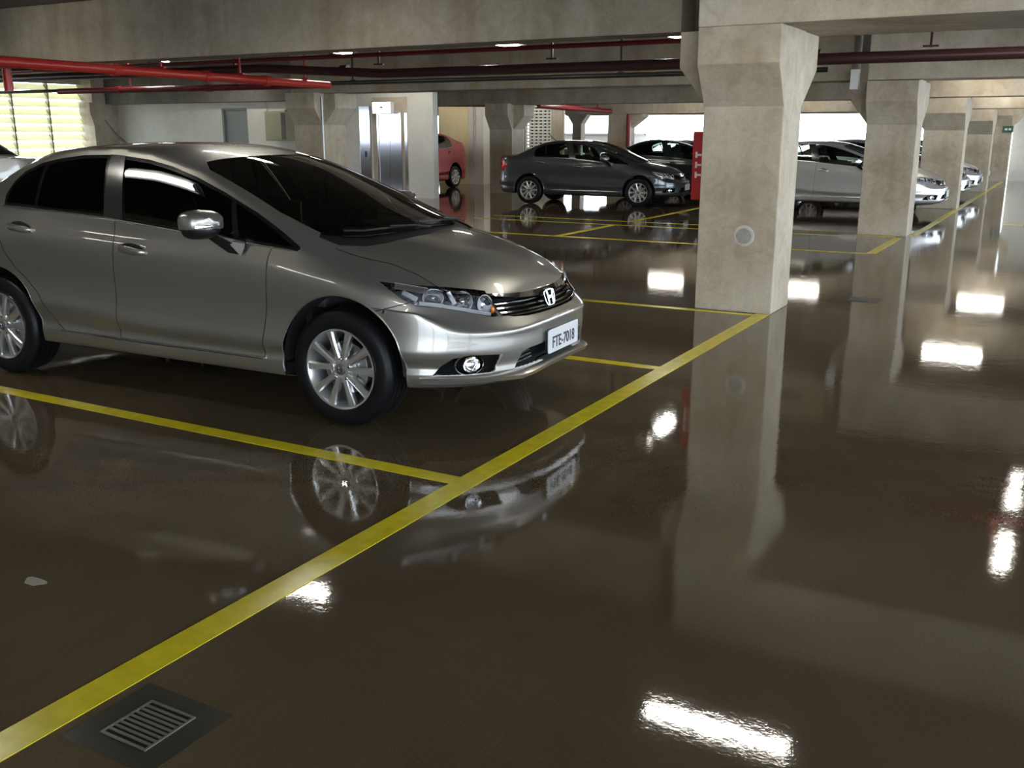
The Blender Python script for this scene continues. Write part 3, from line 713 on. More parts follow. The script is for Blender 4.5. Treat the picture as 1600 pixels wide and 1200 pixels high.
        stamp(bm, lay, strip([(x,y*s,1) for x,y in hs], .0045, (0,0,1)), (0,0,1), lambda c, s=s: c.y*s > .3 and c.z > .65 and c.x > -.2, SEAM)
    Z = (0,0,1)
    # windscreen, black cowl, rear glass, boot seam
    ws = [(-.02,0),(-.025,.15),(-.035,.30),(-.06,.46),(-.12,.565),(-.24,.66),(-.36,.668)]+[(x, float(itp(x,YR))-.035) for x in (-.5,-.65,-.8,-.95,-1.05)]+[(-1.135,.53),(-1.115,.45),(-1.085,.33),(-1.06,.15),(-1.055,0)]
    poly = [(x,y,1) for x,y in ws]+[(x,-y,1) for x,y in ws[::-1][1:-1]]
    stamp(bm, lay, poly, Z, lambda c: c.z > .85 and -1.3 < c.x < .15, WS)
    cw = [(.075,0),(.07,.25),(.045,.45),(.0,.58),(-.10,.685),(-.22,.70),(-.24,.66),(-.12,.565),(-.06,.46),(-.035,.30),(-.025,.15),(-.02,0)]
    poly = [(x,y,1) for x,y in cw]+[(x,-y,1) for x,y in cw[::-1]]
    for sgn in (1,-1): stamp(bm, lay, [(x,y*sgn,1) for x,y in cw], Z, lambda c: c.z > .8 and -.4 < c.x < .2, COWL, (0,WS))
    rg = [(-2.40,0),(-2.405,.3),(-2.43,.50),(-2.50,.555),(-2.7,.575),(-2.9,.59),(-3.02,.58),(-3.06,.4),(-3.08,0)]
    poly = [(x,y,1) for x,y in rg]+[(x,-y,1) for x,y in rg[::-1][1:-1]]
    stamp(bm, lay, poly, Z, lambda c: c.z > 1.0 and -3.2 < c.x < -2.2, RG)
    # grille and lower intake seen from the front
    gr = [(-.494,.714),(-.36,.698),(-.18,.690),(0,.688),(.18,.690),(.36,.698),(.494,.714),(.474,.606),(.40,.588),(.30,.581),(0,.579),(-.30,.581),(-.40,.588),(-.474,.606)]
    stamp(bm, lay, [(1,y,z) for y,z in gr], (1,0,0), lambda c: c.x > .6 and .5 < c.z < .78, GRILLE, (0,BUMP,HOOD))
    it = [(-.45,.318),(-.395,.405),(-.34,.418),(-.2,.425),(.2,.425),(.34,.418),(.395,.405),(.45,.318),(.2,.325),(-.2,.325)]
    stamp(bm, lay, [(1,y,z) for y,z in it], (1,0,0), lambda c: c.x > .6 and .2 < c.z < .5, INTAKE)
    # bonnet faces between the seams
    for f in bm.faces:
        c = f.calc_center_median()
        if f[lay] == 0 and c.z > .68 and -.1 < c.x < .76:
            w = np.interp(c.x, [-.1,.08,.2,.36,.45,.55,.60,.66,.70,.76], [.72,.69,.655,.64,.645,.633,.57,.505,.47,.42])
            if abs(c.y) < w: f[lay] = HOOD
    bm.normal_update()
    return bm, lay
def extract(bm, lay, pid, name, m, parent, push=0.0, sel=None, thick=0.0):
    ids = pid if isinstance(pid, (tuple, list)) else (pid,)
    fs = [f for f in bm.faces if f[lay] in ids and (sel is None or sel(f.calc_center_median()))]
    if not fs: print('EMPTY', name); return None
    vm = {}; co = []; no = []; fl = []
    for f in fs:
        l = []
        for v in f.verts:
            if v not in vm: vm[v] = len(co); co.append(v.co-v.normal*push); no.append(v.normal.copy())
            l.append(vm[v])
        fl.append(l)
    if thick:
        # turn the open border inward so that the panel shows an edge
        cnt = {}
        for l in fl:
            for i in range(len(l)):
                k = (l[i], l[(i+1)%len(l)]); cnt[k] = 1
        inner = {}
        n0 = len(co)
        for (a,b_) in [k for k in cnt if (k[1],k[0]) not in cnt]:
            for q in (a,b_):
                if q not in inner: inner[q] = len(co); co.append(co[q]-no[q]*thick); no.append(no[q])
            fl.append([b_, a, inner[a], inner[b_]])
    me = bpy.data.meshes.new(name); me.from_pydata([tuple(c) for c in co], [], fl)
    me.polygons.foreach_set('use_smooth', [True]*len(me.polygons))
    me.update()
    me.normals_split_custom_set_from_vertices([tuple(n) for n in no])
    me.materials.append(m); o = bpy.data.objects.new(name, me); COL.objects.link(o); o.parent = parent
    return o
def surf_point(bm_bvh, o, d):
    h = bm_bvh.ray_cast(Vector(o), Vector(d)); return h[0], h[1]

def make_wheel(parent, x, s, steer=0.0):
    """wheel lies with its axle along y; s = +1 left, -1 right (outer face towards s*y)"""
    w = MB(); w.smooth = True
    R, r = .316, .214
    prof = [(r,-.095),(r+.02,-.102),(.25,-.106),(.285,-.104),(.303,-.096),(.312,-.080),(.3155,-.05),(.316,-.02)]
    prof = prof+[(a,-b) for a,b in prof[::-1]]
    # tread grooves
    tr = [(r,-.100),(r+.018,-.108),(.25,-.111),(.280,-.108),(.300,-.100),(.311,-.086)]
    gz = [-.075,-.066,-.0655,-.058,-.0575,-.025,-.0245,-.017,-.0165,.0165,.017,.0245,.025,.0575,.058,.0655,.066,.075]
    mid = []
    for i, y in enumerate(gz):
        deep = (-.0656 < y < -.0579) or (-.0246 < y < -.0169) or (.0169 < y < .0246) or (.0579 < y < .0656)
        mid.append((.3075 if deep else .3155-.3*max(0,abs(y)-.05)**1.5, y))
    w.lathe(tr+mid+[(a,-b) for a,b in tr[::-1]], 72, 'Y')
    t = w.build('wheel', M['rubber'], parent)
    t.location = (x, s*.755, .316); t.rotation_euler = (0, 0, steer)
    t['label'] = 'black tyre on a silver ten-spoke alloy rim'
    f = s
    # rim barrel and lip
    b = MB(); b.smooth = True
    b.lathe([(.212,f*.098),(.217,f*.105),(.2165,f*.110),(.209,f*.110),(.204,f*.104),(.198,f*.080),(.186,f*.060),(.186,-f*.09),(.210,-f*.10)], 64, 'Y')
    # inner gutter ring
    rim = b.build('rim', M['alloy'], t)
    # ten spokes in five pairs
    b = MB()
    for k in range(10):
        a = 2*pi*(k//2)/5+pi/2+(.335 if k%2 else -.335)*.88
        ca, sa = cos(a), sin(a)
        tx, tz = -sa, ca
        # direction of the hub end slightly turned toward its partner
        a2 = 2*pi*(k//2)/5+pi/2+(.16 if k%2 else -.16)*1.6
        h0 = (.052*cos(a2), .052*sin(a2)); 
        def P(rad, off, y):
            u = (rad-.052)/(.205-.052)
            cx0 = h0[0]*(1-u)+.205*ca*u; cz0 = h0[1]*(1-u)+.205*sa*u
            return (cx0+tx*off, y*f, cz0+tz*off)
        secs = [(.045,.016,.0145,.098),(.10,.0155,.012,.101),(.15,.0185,.014,.103),(.190,.023,.018,.104),(.206,.028,.024,.104)]
        rings = []
        for rad, wt, wb, y in secs:
            rings.append([b.bm.verts.new(P(rad,-wt,y-.002)), b.bm.verts.new(P(rad,-wt*.45,y+.003)), b.bm.verts.new(P(rad,wt*.75,y+.002)), b.bm.verts.new(P(rad,wt,y-.006)), b.bm.verts.new(P(rad,wb,y-.034)), b.bm.verts.new(P(rad,-wb,y-.034))])
        for i in range(len(rings)-1):
            for q in range(6): b.bm.faces.new((rings[i][q],rings[i][(q+1)%6],rings[i+1][(q+1)%6],rings[i+1][q]))
        b.bm.faces.new(rings[0]); b.bm.faces.new(rings[-1][::-1])
    b.build('spokes', M['alloy'], t)
    b = MB(); b.smooth = True
    b.lathe([(.0001,f*.098),(.03,f*.098),(.06,f*.096),(.073,f*.090),(.078,f*.075),(.078,f*.05)], 40, 'Y')
    for q in range(5):
        a = 2*pi*q/5+pi/2; b.lathe([(.0155,f*.099),(.0175,f*.097),(.0175,f*.08)], 16, 'Y', (.056*cos(a),0,.056*sin(a)))
    b.build('hub', M['alloy'], t)
    for q in range(5):
        a = 2*pi*q/5+pi/2
        b = MB(); b.smooth = True; b.lathe([(.0001,f*.104),(.006,f*.104),(.0095,f*.102),(.0105,f*.095)], 6, 'Y', (.056*cos(a),0,.056*sin(a))); b.build('lug_nut', M['chrome'], t)
    b = MB(); b.smooth = True; b.lathe([(.0001,f*.106),(.022,f*.1055),(.029,f*.103),(.031,f*.097)], 32, 'Y'); b.build('hub_cap', M['alloy_dark'], t)
    b = MB()
    for sx in (-1,1): b.hull([(sx*.011+qx,f*yy,zz*1.0) for yy in (.1055,.1085) for qx,zz in ((-.0032+sx*.001,.012),(.0032+sx*.001,.012),(-.0032-sx*.001,-.012),(.0032-sx*.001,-.012))])
    b.box(-.009,.009,min(f*.1055,f*.1085),max(f*.1055,f*.1085),-.003,.003); b.build('cap_emblem', M['chrome'], t)
    b = MB(); b.smooth = True; b.lathe([(.06,f*.045),(.138,f*.045),(.140,f*.043),(.140,f*.026),(.06,f*.024)], 48, 'Y'); b.build('brake_disc', M['disc'], t)
    b = MB(); 
    pts = [(rr*cos(a), rr*sin(a)) for rr, aa in ((.150,(-.45,0,.45)),(.085,(.4,-.4))) for a in aa]
    b.prism(pts, lambda u,v,h: (u,h,v), min(f*.02,f*.062), max(f*.02,f*.062)); b.build('brake_caliper', M['galv'], t, .004)
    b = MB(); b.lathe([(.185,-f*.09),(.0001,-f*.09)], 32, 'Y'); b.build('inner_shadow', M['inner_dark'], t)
    return t

def text_mesh(txt, size, m, name, parent, mapf, sx=1.0, depth=.0015):
    c = bpy.data.curves.new(name, 'FONT'); c.body = txt; c.size = size; c.align_x = 'CENTER'; c.align_y = 'CENTER'; c.extrude = depth/2; c.offset = size*.012
    o = bpy.data.objects.new(name, c); COL.objects.link(o)
    me = bpy.data.meshes.new_from_object(o.evaluated_get(bpy.context.evaluated_depsgraph_get())); bpy.data.objects.remove(o); bpy.data.curves.remove(c)
    me.name = name
    for v in me.vertices: v.co = mapf(v.co.x*sx, v.co.y, v.co.z)
    me.materials.clear(); me.materials.append(m); o = bpy.data.objects.new(name, me); COL.objects.link(o); o.parent = parent; return o

def make_car():
    car = thing('sedan', 'warm silver-grey sedan filling the left foreground, number plate FTE-7018', 'car', (-3.279,4.7679,0), .0446, 'parked sedans')
    from mathutils.bvhtree import BVHTree
    bm, lay = make_body(); bvh = BVHTree.FromBMesh(bm)
    pt = M['paint_grey']
    extract(bm, lay, (0,), 'body', pt, car, thick=.0)
    extract(bm, lay, HOOD, 'bonnet', pt, car, thick=.0)
    extract(bm, lay, BUMP, 'front_bumper', pt, car, thick=.02)
    extract(bm, lay, RBUMP, 'rear_bumper', pt, car, thick=.012)
    pg = extract(bm, lay, SEAM, 'panel_gap', M['inner_dark'], car, push=.004); pg['kind'] = 'stuff'
    for s in (1,-1):
        sl = lambda c, s=s: c.y*s > 0
        fdr = extract(bm, lay, FDOOR, 'front_door', pt, car, sel=sl)
        rdr = extract(bm, lay, RDOOR, 'rear_door', pt, car, sel=sl)
        for d_, hx, hz in ((fdr,-1.428,.862),(rdr,-2.373,.949)):
            # recessed cup and bar handle
            p, n = surf_point(bvh, (hx, s*1.2, hz), (0,-s,0)); yy = abs(p.y)
            th = .11
            def Q(u, v, h): return (hx+u*cos(th)+v*sin(th), s*(yy+h), hz+.004-u*sin(th)+v*cos(th))
            b = MB(); b.smooth = True
            ring0 = [b.bm.verts.new(Q(.100*cos(a), .044*sin(a)-.006, .0015)) for a in [2*pi*k/28 for k in range(28)]]
            ring1 = [b.bm.verts.new(Q(.092*cos(a), .038*sin(a)-.006, -.001)) for a in [2*pi*k/28 for k in range(28)]]
            ring2 = [b.bm.verts.new(Q(.055*cos(a), .02*sin(a)-.006, -.0012)) for a in [2*pi*k/28 for k in range(28)]]
            b.bm.faces.new(ring2)
            for r0, r1 in ((ring0,ring1),(ring1,ring2)):
                for k in range(28): b.bm.faces.new((r0[k],r0[(k+1)%28],r1[(k+1)%28],r1[k]))
            cup = b.build('handle_cup', M['gloss_grey'], d_)
            b = MB(); b.smooth = True
            rows = []
            for k in range(11):
                u = -.105+.21*k/10; e = max(0.0, 1-abs(u/.105)**3); hh = .006+.030*e**.6
                wv = .013+.010*e
                rows.append([b.bm.verts.new(Q(u, wv*cos(a), hh+.007*sin(a))) for a in [2*pi*q/10 for q in range(10)]])
            for k in range(10):
                for q in range(10): b.bm.faces.new((rows[k][q],rows[k][(q+1)%10],rows[k+1][(q+1)%10],rows[k+1][q]))
            b.bm.faces.new(rows[0]); b.bm.faces.new(rows[-1][::-1])
            h = b.build('door_handle', pt, d_)
        fr = extract(bm, lay, FRAME, 'window_frame', M['gloss_black'], car, push=.003, sel=sl)
        extract(bm, lay, PILLAR, 'door_pillar', M['pillar'], car, push=-.001, sel=sl)
        for pid, nm in ((PANE_F,'front_window'),(PANE_R,'rear_window'),(PANE_Q,'quarter_window'),(PANE_T,'corner_window')):
            extract(bm, lay, pid, nm, M['glass_side'], car, push=.005, sel=sl)
        # polished strip under the windows
        pts = []
        for x in np.linspace(-2.55,-.30,26):
            z = float(itp(x,[(-2.55,1.079),(-2.1,1.062),(-1.64,1.036),(-1.5,1.024),(-1.03,.980),(-.64,.948),(-.30,.918)]))
            p, n = surf_point(bvh, (x, s*1.2, z), (0,-s,0)); pts.append((x, p.y+s*.002, z))
        b = MB(); b.smooth = True; b.tube(pts, .0045, 6); b.build('belt_strip', M['belt'], car)
        pts = []
        for x in np.linspace(-2.12,-.50,22):
            z = .327+.008*(-x-.5)/1.6
            p, n = surf_point(bvh, (x, s*1.2, z), (0,-s,0)); pts.append((x, p.y+s*.001, z))
        b = MB(); b.smooth = True; b.tube(pts, .005, 6); b.build('sill_highlight', M['belt'], car)  # bright metal tube draws the highlight line along the door bottoms
        # headlamp
        hl = extract(bm, lay, HEAD, 'headlamp', M['lens'], car, sel=sl); 
        bk = extract(bm, lay, HEAD, 'lamp_housing', M['lamp_bright'], hl, push=.05, sel=sl, thick=-.048)
        # side walls of the lamp box
        def HL(x, y, z): return Vector((x, s*y, z))
        nrm = Vector((.62, s*.78, .05)).normalized()
        ax = Vector((-.78, s*.62, .0)).normalized()
        def bowl(c, r, dep, nm, m, parent, seg=28, e=1.0, n0=None):
            nn = n0 or nrm; a = nn.cross(Vector((0,0,1))).normalized(); bb_ = a.cross(nn)
            b = MB(); b.smooth = True; rings = []
            for k in range(7):
                t = k/6; rr = r*(t**.62 if k else .05); dd = -dep*(1-t*t)
                rings.append([b.bm.verts.new(c+nn*dd+a*rr*cos(q)*e+bb_*rr*sin(q)) for q in [2*pi*j/seg for j in range(seg)]])
            rings.append([b.bm.verts.new(c+nn*.002+a*(r+.004)*cos(q)*e+bb_*(r+.004)*sin(q)) for q in [2*pi*j/seg for j in range(seg)]])
            for i in range(len(rings)-1):
                for j in range(seg): b.bm.faces.new((rings[i][j],rings[i][(j+1)%seg],rings[i+1][(j+1)%seg],rings[i+1][j]))
            b.bm.faces.new(rings[0]); return b.build(nm, m, parent)
        c1 = HL(.590,.590,.678)-nrm*.014; c2 = HL(.478,.692,.703)-nrm*.016; c3 = HL(.676,.508,.660)-nrm*.010
        bowl(c1, .050, .05, 'reflector', M['bowl'], hl); bowl(c2, .044, .045, 'reflector', M['bowl'], hl, e=1.15); bowl(c3, .046, .035, 'reflector', M['bowl'], hl, e=.8)
        for cc_, rr in ((c1,.016),(c2,.012)):
            b = MB(); b.smooth = True; bmesh.ops.create_uvsphere(b.bm, u_segments=14, v_segments=8, radius=rr, matrix=Matrix.Translation(cc_-nrm*.012)); b.build('bulb', M['lens_solid'], hl)
        b = MB(); b.smooth = True; bmesh.ops.create_uvsphere(b.bm, u_segments=12, v_segments=8, radius=.013, matrix=Matrix.Translation(HL(.708,.487,.630)-nrm*.006)@Matrix.Diagonal((1,1,1.5,1))); b.build('indicator_bulb', M['amber'], hl)
        # bright stepped bezel
        b = MB()
        for q0, q1, w in ((HL(.30,.775,.766),HL(.45,.700,.738),.016),(HL(.44,.765,.684),HL(.54,.695,.668),.010),(HL(.54,.695,.666),HL(.63,.607,.640),.009),(HL(.63,.607,.638),HL(.715,.512,.610),.009),(HL(.46,.690,.745),HL(.60,.57,.722),.006),(HL(.545,.655,.735),HL(.575,.640,.672),.010),(HL(.345,.77,.735),HL(.42,.752,.700),.012)):
            u_ = (q1-q0).normalized(); v_ = u_.cross(nrm).normalized()*w
            b.hull([p+o for p in (q0-nrm*.014,q1-nrm*.014) for o in (v_, -v_, v_-nrm*.02, -v_-nrm*.02, nrm*.004)])
        b.build('lamp_bezel', M['bowl'], hl)
        # fog lamp recess
        fgp = extract(bm, lay, FOG, 'fog_recess', M['deep_black'], car, push=.05, sel=sl, thick=-.038)
        fn = Vector((.78, s*.62, 0)).normalized(); fc = Vector((.672, s*.668, .372))-fn*.004

        b = MB(); b.smooth = True
        a = fn.cross(Vector((0,0,1))).normalized(); bb_ = Vector((0,0,1)); rings = []
        for rr, dd in ((.058,-.03),(.062,0),(.0655,.005),(.068,.0),(.070,-.03)):
            rings.append([b.bm.verts.new(fc+fn*dd+a*rr*1.18*cos(q)+bb_*rr*.78*sin(q)) for q in [2*pi*j/36 for j in range(36)]])
        for i in range(4):
            for j in range(36): b.bm.faces.new((rings[i][j],rings[i][(j+1)%36],rings[i+1][(j+1)%36],rings[i+1][j]))
        fo = b.build('fog_lamp', M['chrome'], car)
        bowl(fc-fn*.004-a*s*.012*-1, .040, .03, 'reflector', M['mirror_bowl'], fo, e=1.05, n0=fn)
        b = MB(); b.smooth = True; bmesh.ops.create_uvsphere(b.bm, u_segments=24, v_segments=12, radius=.036, matrix=Matrix.Translation(fc-fn*.01)@Matrix.Rotation(atan2(fn.y,fn.x),4,'Z')@Matrix.Diagonal((.35,1.0,1.0,1))); b.build('fog_lens', M['lens'], fo)
        # tail lamp
        tlp = extract(bm, lay, TAIL, 'tail_lamp', M['red_lens'], car, sel=sl, push=-.003)
        # mirror
        mx, my, mz = -.775, .985, 1.055
        b = MB(); b.smooth = True; rows = []
        prof = [(-.050,.55,.60),(-.046,.90,.92),(-.02,1.0,1.0),(.03,.97,.95),(.065,.80,.76),(.088,.50,.46),(.096,.18,.18)]
        for dx, sy, sz in prof:
            ring_ = []
            for q in range(24):
                a_ = 2*pi*q/24; cu, su = cos(a_), sin(a_)
                ex = lambda t: math.copysign(abs(t)**.62, t)
                ring_.append(b.bm.verts.new((mx+dx+.03*ex(cu)*-.6, s*(my+.108*sy*ex(cu)), mz+(.068*sz*ex(su))-.010*ex(cu)*0)))
            rows.append(ring_)
        for i in range(len(rows)-1):
            for q in range(24): b.bm.faces.new((rows[i][q],rows[i][(q+1)%24],rows[i+1][(q+1)%24],rows[i+1][q]))
        b.bm.faces.new(rows[0]); b.bm.faces.new(rows[-1])
        bmesh.ops.bisect_plane(b.bm, geom=list(b.bm.verts)+list(b.bm.edges)+list(b.bm.faces), plane_co=(0,0,mz-.028), plane_no=(0,0,1), clear_inner=True)
        mi = b.build('side_mirror', pt, car)
        b = MB(); b.smooth = True; rows = []
        for dx, sy, sz in prof:
            rows.append([b.bm.verts.new((mx+dx-.004, s*(my+.104*sy*math.copysign(abs(cos(a_))**.62,cos(a_))), mz-.026+min(.0,(.060*sz*sin(a_))))) for a_ in [2*pi*q/24 for q in range(24)]])
        for i in range(len(rows)-1):
            for q in range(24): b.bm.faces.new((rows[i][q],rows[i][(q+1)%24],rows[i+1][(q+1)%24],rows[i+1][q]))
        b.bm.faces.new(rows[0]); b.bm.faces.new(rows[-1]); b.build('mirror_base', M['black_plastic'], mi)
        b = MB(); b.hull([(x_, s*y_, z_) for x_, y_, z_ in ((-.80,.95,.995),(-.70,.95,.995),(-.72,.87,.965),(-.62,.84,.955),(-.66,.865,.905),(-.60,.852,.905),(-.60,.846,.955),(-.80,.93,.975),(-.64,.862,.880),(-.69,.885,.890))]); b.build('mirror_arm', M['black_plastic'], mi, .006)
        b = MB(); b.hull([(x_, s*y_, z_) for x_, y_, z_ in ((-.675,.905,.970),(-.585,.862,.950),(-.615,.868,.878),(-.675,.91,.962),(-.585,.868,.942),(-.615,.876,.880))]); b.build('arm_cover', pt, mi)
        b = MB(); b.hull([(mx+x_, s*(my+y_), mz+z_) for x_, y_, z_ in ((.060,-.085,-.006),(.078,.03,-.006),(.05,.090,-.006),(.060,-.085,-.022),(.078,.03,-.024),(.05,.092,-.022),(.074,-.06,-.008),(.094,.02,-.010),(.074,-.06,-.022),(.094,.02,-.022))]); b.build('mirror_indicator', M['chrome'], mi, .002)
        b = MB(); b.hull([(mx-.052, s*(my+y_), mz+z_) for y_, z_ in ((-.09,-.045),(.09,-.045),(.095,.02),(.06,.055),(-.06,.055),(-.095,.02))]+[(mx-.055, s*my, mz)]); b.build('mirror_glass', M['chrome'], mi)
        # wheel well lining
        for cx_ in (0,-2.668):
            b = MB(); b.smooth = True
            prof2 = [pi*k/20 for k in range(21)]
            r0 = [b.bm.verts.new((cx_+.383*cos(a_), s*.845, .315+.393*sin(a_))) for a_ in prof2]; r1 = [b.bm.verts.new((cx_+.383*cos(a_), s*.50, .315+.393*sin(a_))) for a_ in prof2]
            for k in range(20): b.bm.faces.new((r0[k],r0[k+1],r1[k+1],r1[k]))
            b.bm.faces.new(r1+[]); b.build('wheel_well', M['inner_dark'], car)
            # rolled arch lip
            pts = []
            for k in range(33):
                a_ = -.14+(pi+.28)*k/32; x_, z_ = cx_+.385*cos(a_), .315+.395*sin(a_)
                h = bvh.ray_cast(Vector((x_, s*1.3, z_)), Vector((0,-s,0)))
                if h[0] is not None and abs(h[0].y) > .6: pts.append((x_, h[0].y-s*.004, z_))
            b = MB(); b.smooth = True; b.tube(pts, .006, 6); b.build('arch_lip', pt, car)
        make_wheel(car, 0, s, 0.0 if True else 0); make_wheel(car, -2.668, s)
        # wiper
        b = MB(); b.smooth = True
        w0 = Vector((-.075, s*.10-.20, 0)); 
    # windscreen, rear glass, cowl
    wsn = extract(bm, lay, WS, 'windscreen', M['glass_front'], car, push=.004)
    extract(bm, lay, RG, 'rear_glass', M['glass_side'], car, push=.004)
    extract(bm, lay, COWL, 'cowl', M['black_plastic'], car, push=.012)
    for y0, y1 in ((-.56,.0),(.04,.57)):
        pts = []
        for k in range(13):
            t = k/12; y_ = y0+(y1-y0)*t
            base = float(np.interp(abs(y_), [0,.15,.30,.46,.565,.66], [-.02,-.025,-.035,-.06,-.12,-.24]))
            x_ = base-.012-.035*(1-t)
            h = bvh.ray_cast(Vector((x_, y_, 2)), Vector((0,0,-1))); pts.append(h[0]+h[1]*.012)
        b = MB(); b.smooth = True; b.tube(pts, .0055, 8); b.build('wiper', M['black_plastic'], car)
        q = [pts[12]+Vector((.055,.02,-.012)), pts[10]+Vector((.035,0,.004)), pts[6]+Vector((.008,0,.010))]
        b = MB(); b.smooth = True; b.tube(q, .007, 8); b.build('wiper_arm', M['black_plastic'], car)
    # grille
    gb = extract(bm, lay, GRILLE, 'grille', M['deep_black'], car, push=.05)
    def gx(y, z):
        h = bvh.ray_cast(Vector((1.5, y, z)), Vector((-1,0,0))); return h[0].x
    def slat(z0f, z1f, dx0, dx1, m, nm, ys, parent=gb):
        b = MB(); b.smooth = False; rows = []
        for y in ys:
            za, zb = z0f(abs(y)), z1f(abs(y)); xa, xb = gx(y,za), gx(y,zb); th_ = .014
            rows.append([b.bm.verts.new(p) for p in ((xa+dx0,y,za),(xb+dx1,y,zb),(xb+dx1-th_,y,zb+.002),(xa+dx0-th_,y,za-.002))])
        for i in range(len(rows)-1):
            for q in range(4): b.bm.faces.new((rows[i][q],rows[i][(q+1)%4],rows[i+1][(q+1)%4],rows[i+1][q]))
        b.bm.faces.new(rows[0]); b.bm.faces.new(rows[-1][::-1]); return b.build(nm, m, parent, .0015)
    ys = [ -.478+.956*k/24 for k in range(25)]
    slat(lambda y: .662+.050*(y/.5)**2.2-.006, lambda y: .690+.030*(y/.5)**2-.003, .008, -.002, M['smoke_chrome'], 'upper_bar', ys)
    for i, z in enumerate((.600,.621,.642)):
        yy = [-.455+.91*k/22 for k in range(23)]
        slat(lambda y, z=z: z+.010*(y/.5)**2, lambda y, z=z: z+.0065+.010*(y/.5)**2, -.006, -.010, M['smoke_chrome'], 'grille_slat', yy)
    pts = []
    for y in [-.47+.94*k/24 for k in range(25)]:
        z = .590+.008*(abs(y)/.5)**2; pts.append((gx(y,z)-.004, y, z))
    b = MB(); b.smooth = True; b.tube(pts, .004, 8); b.build('lower_trim', M['smoke_chrome'], gb)
    for s in (1,-1):
        b = MB(); pts = []
        for z in (.600,.640,.680,.708): y_ = s*(.468+.18*(z-.600)); pts.append((gx(y_*.995,z)+.002, y_, z))
        b.smooth = True; b.tube(pts, .006, 8); b.build('end_trim', M['smoke_chrome'], gb)
    # emblem: letterform in a rounded frame
    em = MB(); ex0 = gx(0,.635)+.012
    fr_ = []
    def emb(y, z, x): return (ex0+x-(z-.635)*.25, y, z)
    outl = [(.062,.672),(.066,.650),(.058,.615),(.046,.596),(.02,.588)]
    outl = outl+[(-a,b_) for a,b_ in outl[::-1]]+[(-.03,.680),(.03,.680)]
    n = len(outl)
    cen = (0,.635)
    for i in range(n):
        a0, a1 = outl[i], outl[(i+1)%n]
        i0 = (a0[0]*.86, cen[1]+(a0[1]-cen[1])*.84); i1 = (a1[0]*.86, cen[1]+(a1[1]-cen[1])*.84)
        em.hull([emb(p[0],p[1],x) for p in (a0,a1,i0,i1) for x in (-.02,.004)])
    for sx in (1,-1):
        em.hull([emb(sx*a_,z_,x) for a_,z_ in ((.043,.672),(.024,.672),(.017,.638),(.034,.638)) for x in (-.012,.008)])
        em.hull([emb(sx*a_,z_,x) for a_,z_ in ((.034,.642),(.017,.642),(.019,.597),(.033,.601)) for x in (-.012,.008)])
    em.hull([emb(a_,z_,x) for a_,z_ in ((.02,.646),(-.02,.646),(-.02,.630),(.02,.630)) for x in (-.010,.006)])
    ob_ = em.build('emblem', M['emblem'], car, .0012)
    b = MB(); b.hull([emb(a_[0]*.97, cen[1]+(a_[1]-cen[1])*.97, x) for a_ in outl for x in (-.024,-.014)]); b.build('emblem_back', M['deep_black'], ob_)
    # lower intake with fine bars
    ib = extract(bm, lay, INTAKE, 'lower_intake', M['deep_black'], car, push=.05, thick=-.038)
    for z in (.345,.365,.385,.405):
        w_ = .43-(z-.32)*.35
        b = MB(); b.box(.80,.812,-w_,w_,z,z+.006); b.build('intake_bar', M['black_plastic'], ib)
    # chin spoiler: a raised lip that runs round the nose
    for s_ in (0,):
        b = MB(); b.smooth = True; rows = []
        prof = [(.0,-.774,.300),(.0,-.745,.298)]
        lip = [(.45,.800,.296,.006),(.55,.757,.296,.012),(.68,.645,.293,.016),(.79,.500,.291,.020),(.845,.42,.290,.022),(.872,.34,.300,.020),(.886,.2,.312,.020),(.892,0,.316,.020)]
        full = [(x,-y,z,w_) for x,y,z,w_ in lip]+[(x,y,z,w_) for x,y,z,w_ in lip[::-1][1:]]
        for i, (x,y,z,w_) in enumerate(full):
            nx = Vector((x-.25, y*.75, 0)).normalized()
            p = Vector((x,y,z)); rows.append([b.bm.verts.new(q) for q in (p-nx*.05+Vector((0,0,.020)), p+nx*w_*.6+Vector((0,0,.006)), p+nx*w_, p+nx*w_*.5-Vector((0,0,.022)), p-nx*.05-Vector((0,0,.045)))])
        for i in range(len(rows)-1):
            for q in range(4): b.bm.faces.new((rows[i][q],rows[i][q+1],rows[i+1][q+1],rows[i+1][q]))
        b.build('chin_lip', pt, car)
    # number plate
    px0 = .893
    pl = MB(); 
    def PL(u, v, h): return (px0+h-.12*v*0, u, .421+v)
    rad = .014; out = []
    for cx_, cy_, a0 in ((.2-rad,.065-rad,0),(-.2+rad,.065-rad,pi/2),(-.2+rad,-.065+rad,pi),(.2-rad,-.065+rad,3*pi/2)):
        out += [(cx_+rad*cos(a0+pi/2*k/4), cy_+rad*sin(a0+pi/2*k/4)) for k in range(5)]
    pl.prism(out, PL, -.002, .002); plate = pl.build('number_plate', M['plate'], car)
    b = MB()
    inner = [(x_*.965, y_*.92) for x_, y_ in out]
    va = [b.bm.verts.new(PL(x_,y_,.0032)) for x_,y_ in out]; vb = [b.bm.verts.new(PL(x_,y_,.0032)) for x_,y_ in inner]
    vc = [b.bm.verts.new(PL(x_,y_,.002)) for x_,y_ in out]
    for k in range(20): b.bm.faces.new((va[k],va[(k+1)%20],vb[(k+1)%20],vb[k])); b.bm.faces.new((vc[k],vc[(k+1)%20],va[(k+1)%20],va[k]))
    b.build('plate_rim', M['plate'], plate)
    text_mesh('FTE-7018', .088, M['ink'], 'plate_number', plate, lambda x,y,z: (px0+.0035+z, x, .421-.013+y), .88)
    boxobj('plate_bracket', M['black_plastic'], .870,.890,-.19,.19,.37,.47, plate)
    # rear plate
    b = MB(); b.box(-3.632,-3.628,-.2,.2,.60,.73); b.build('rear_plate', M['plate'], car)
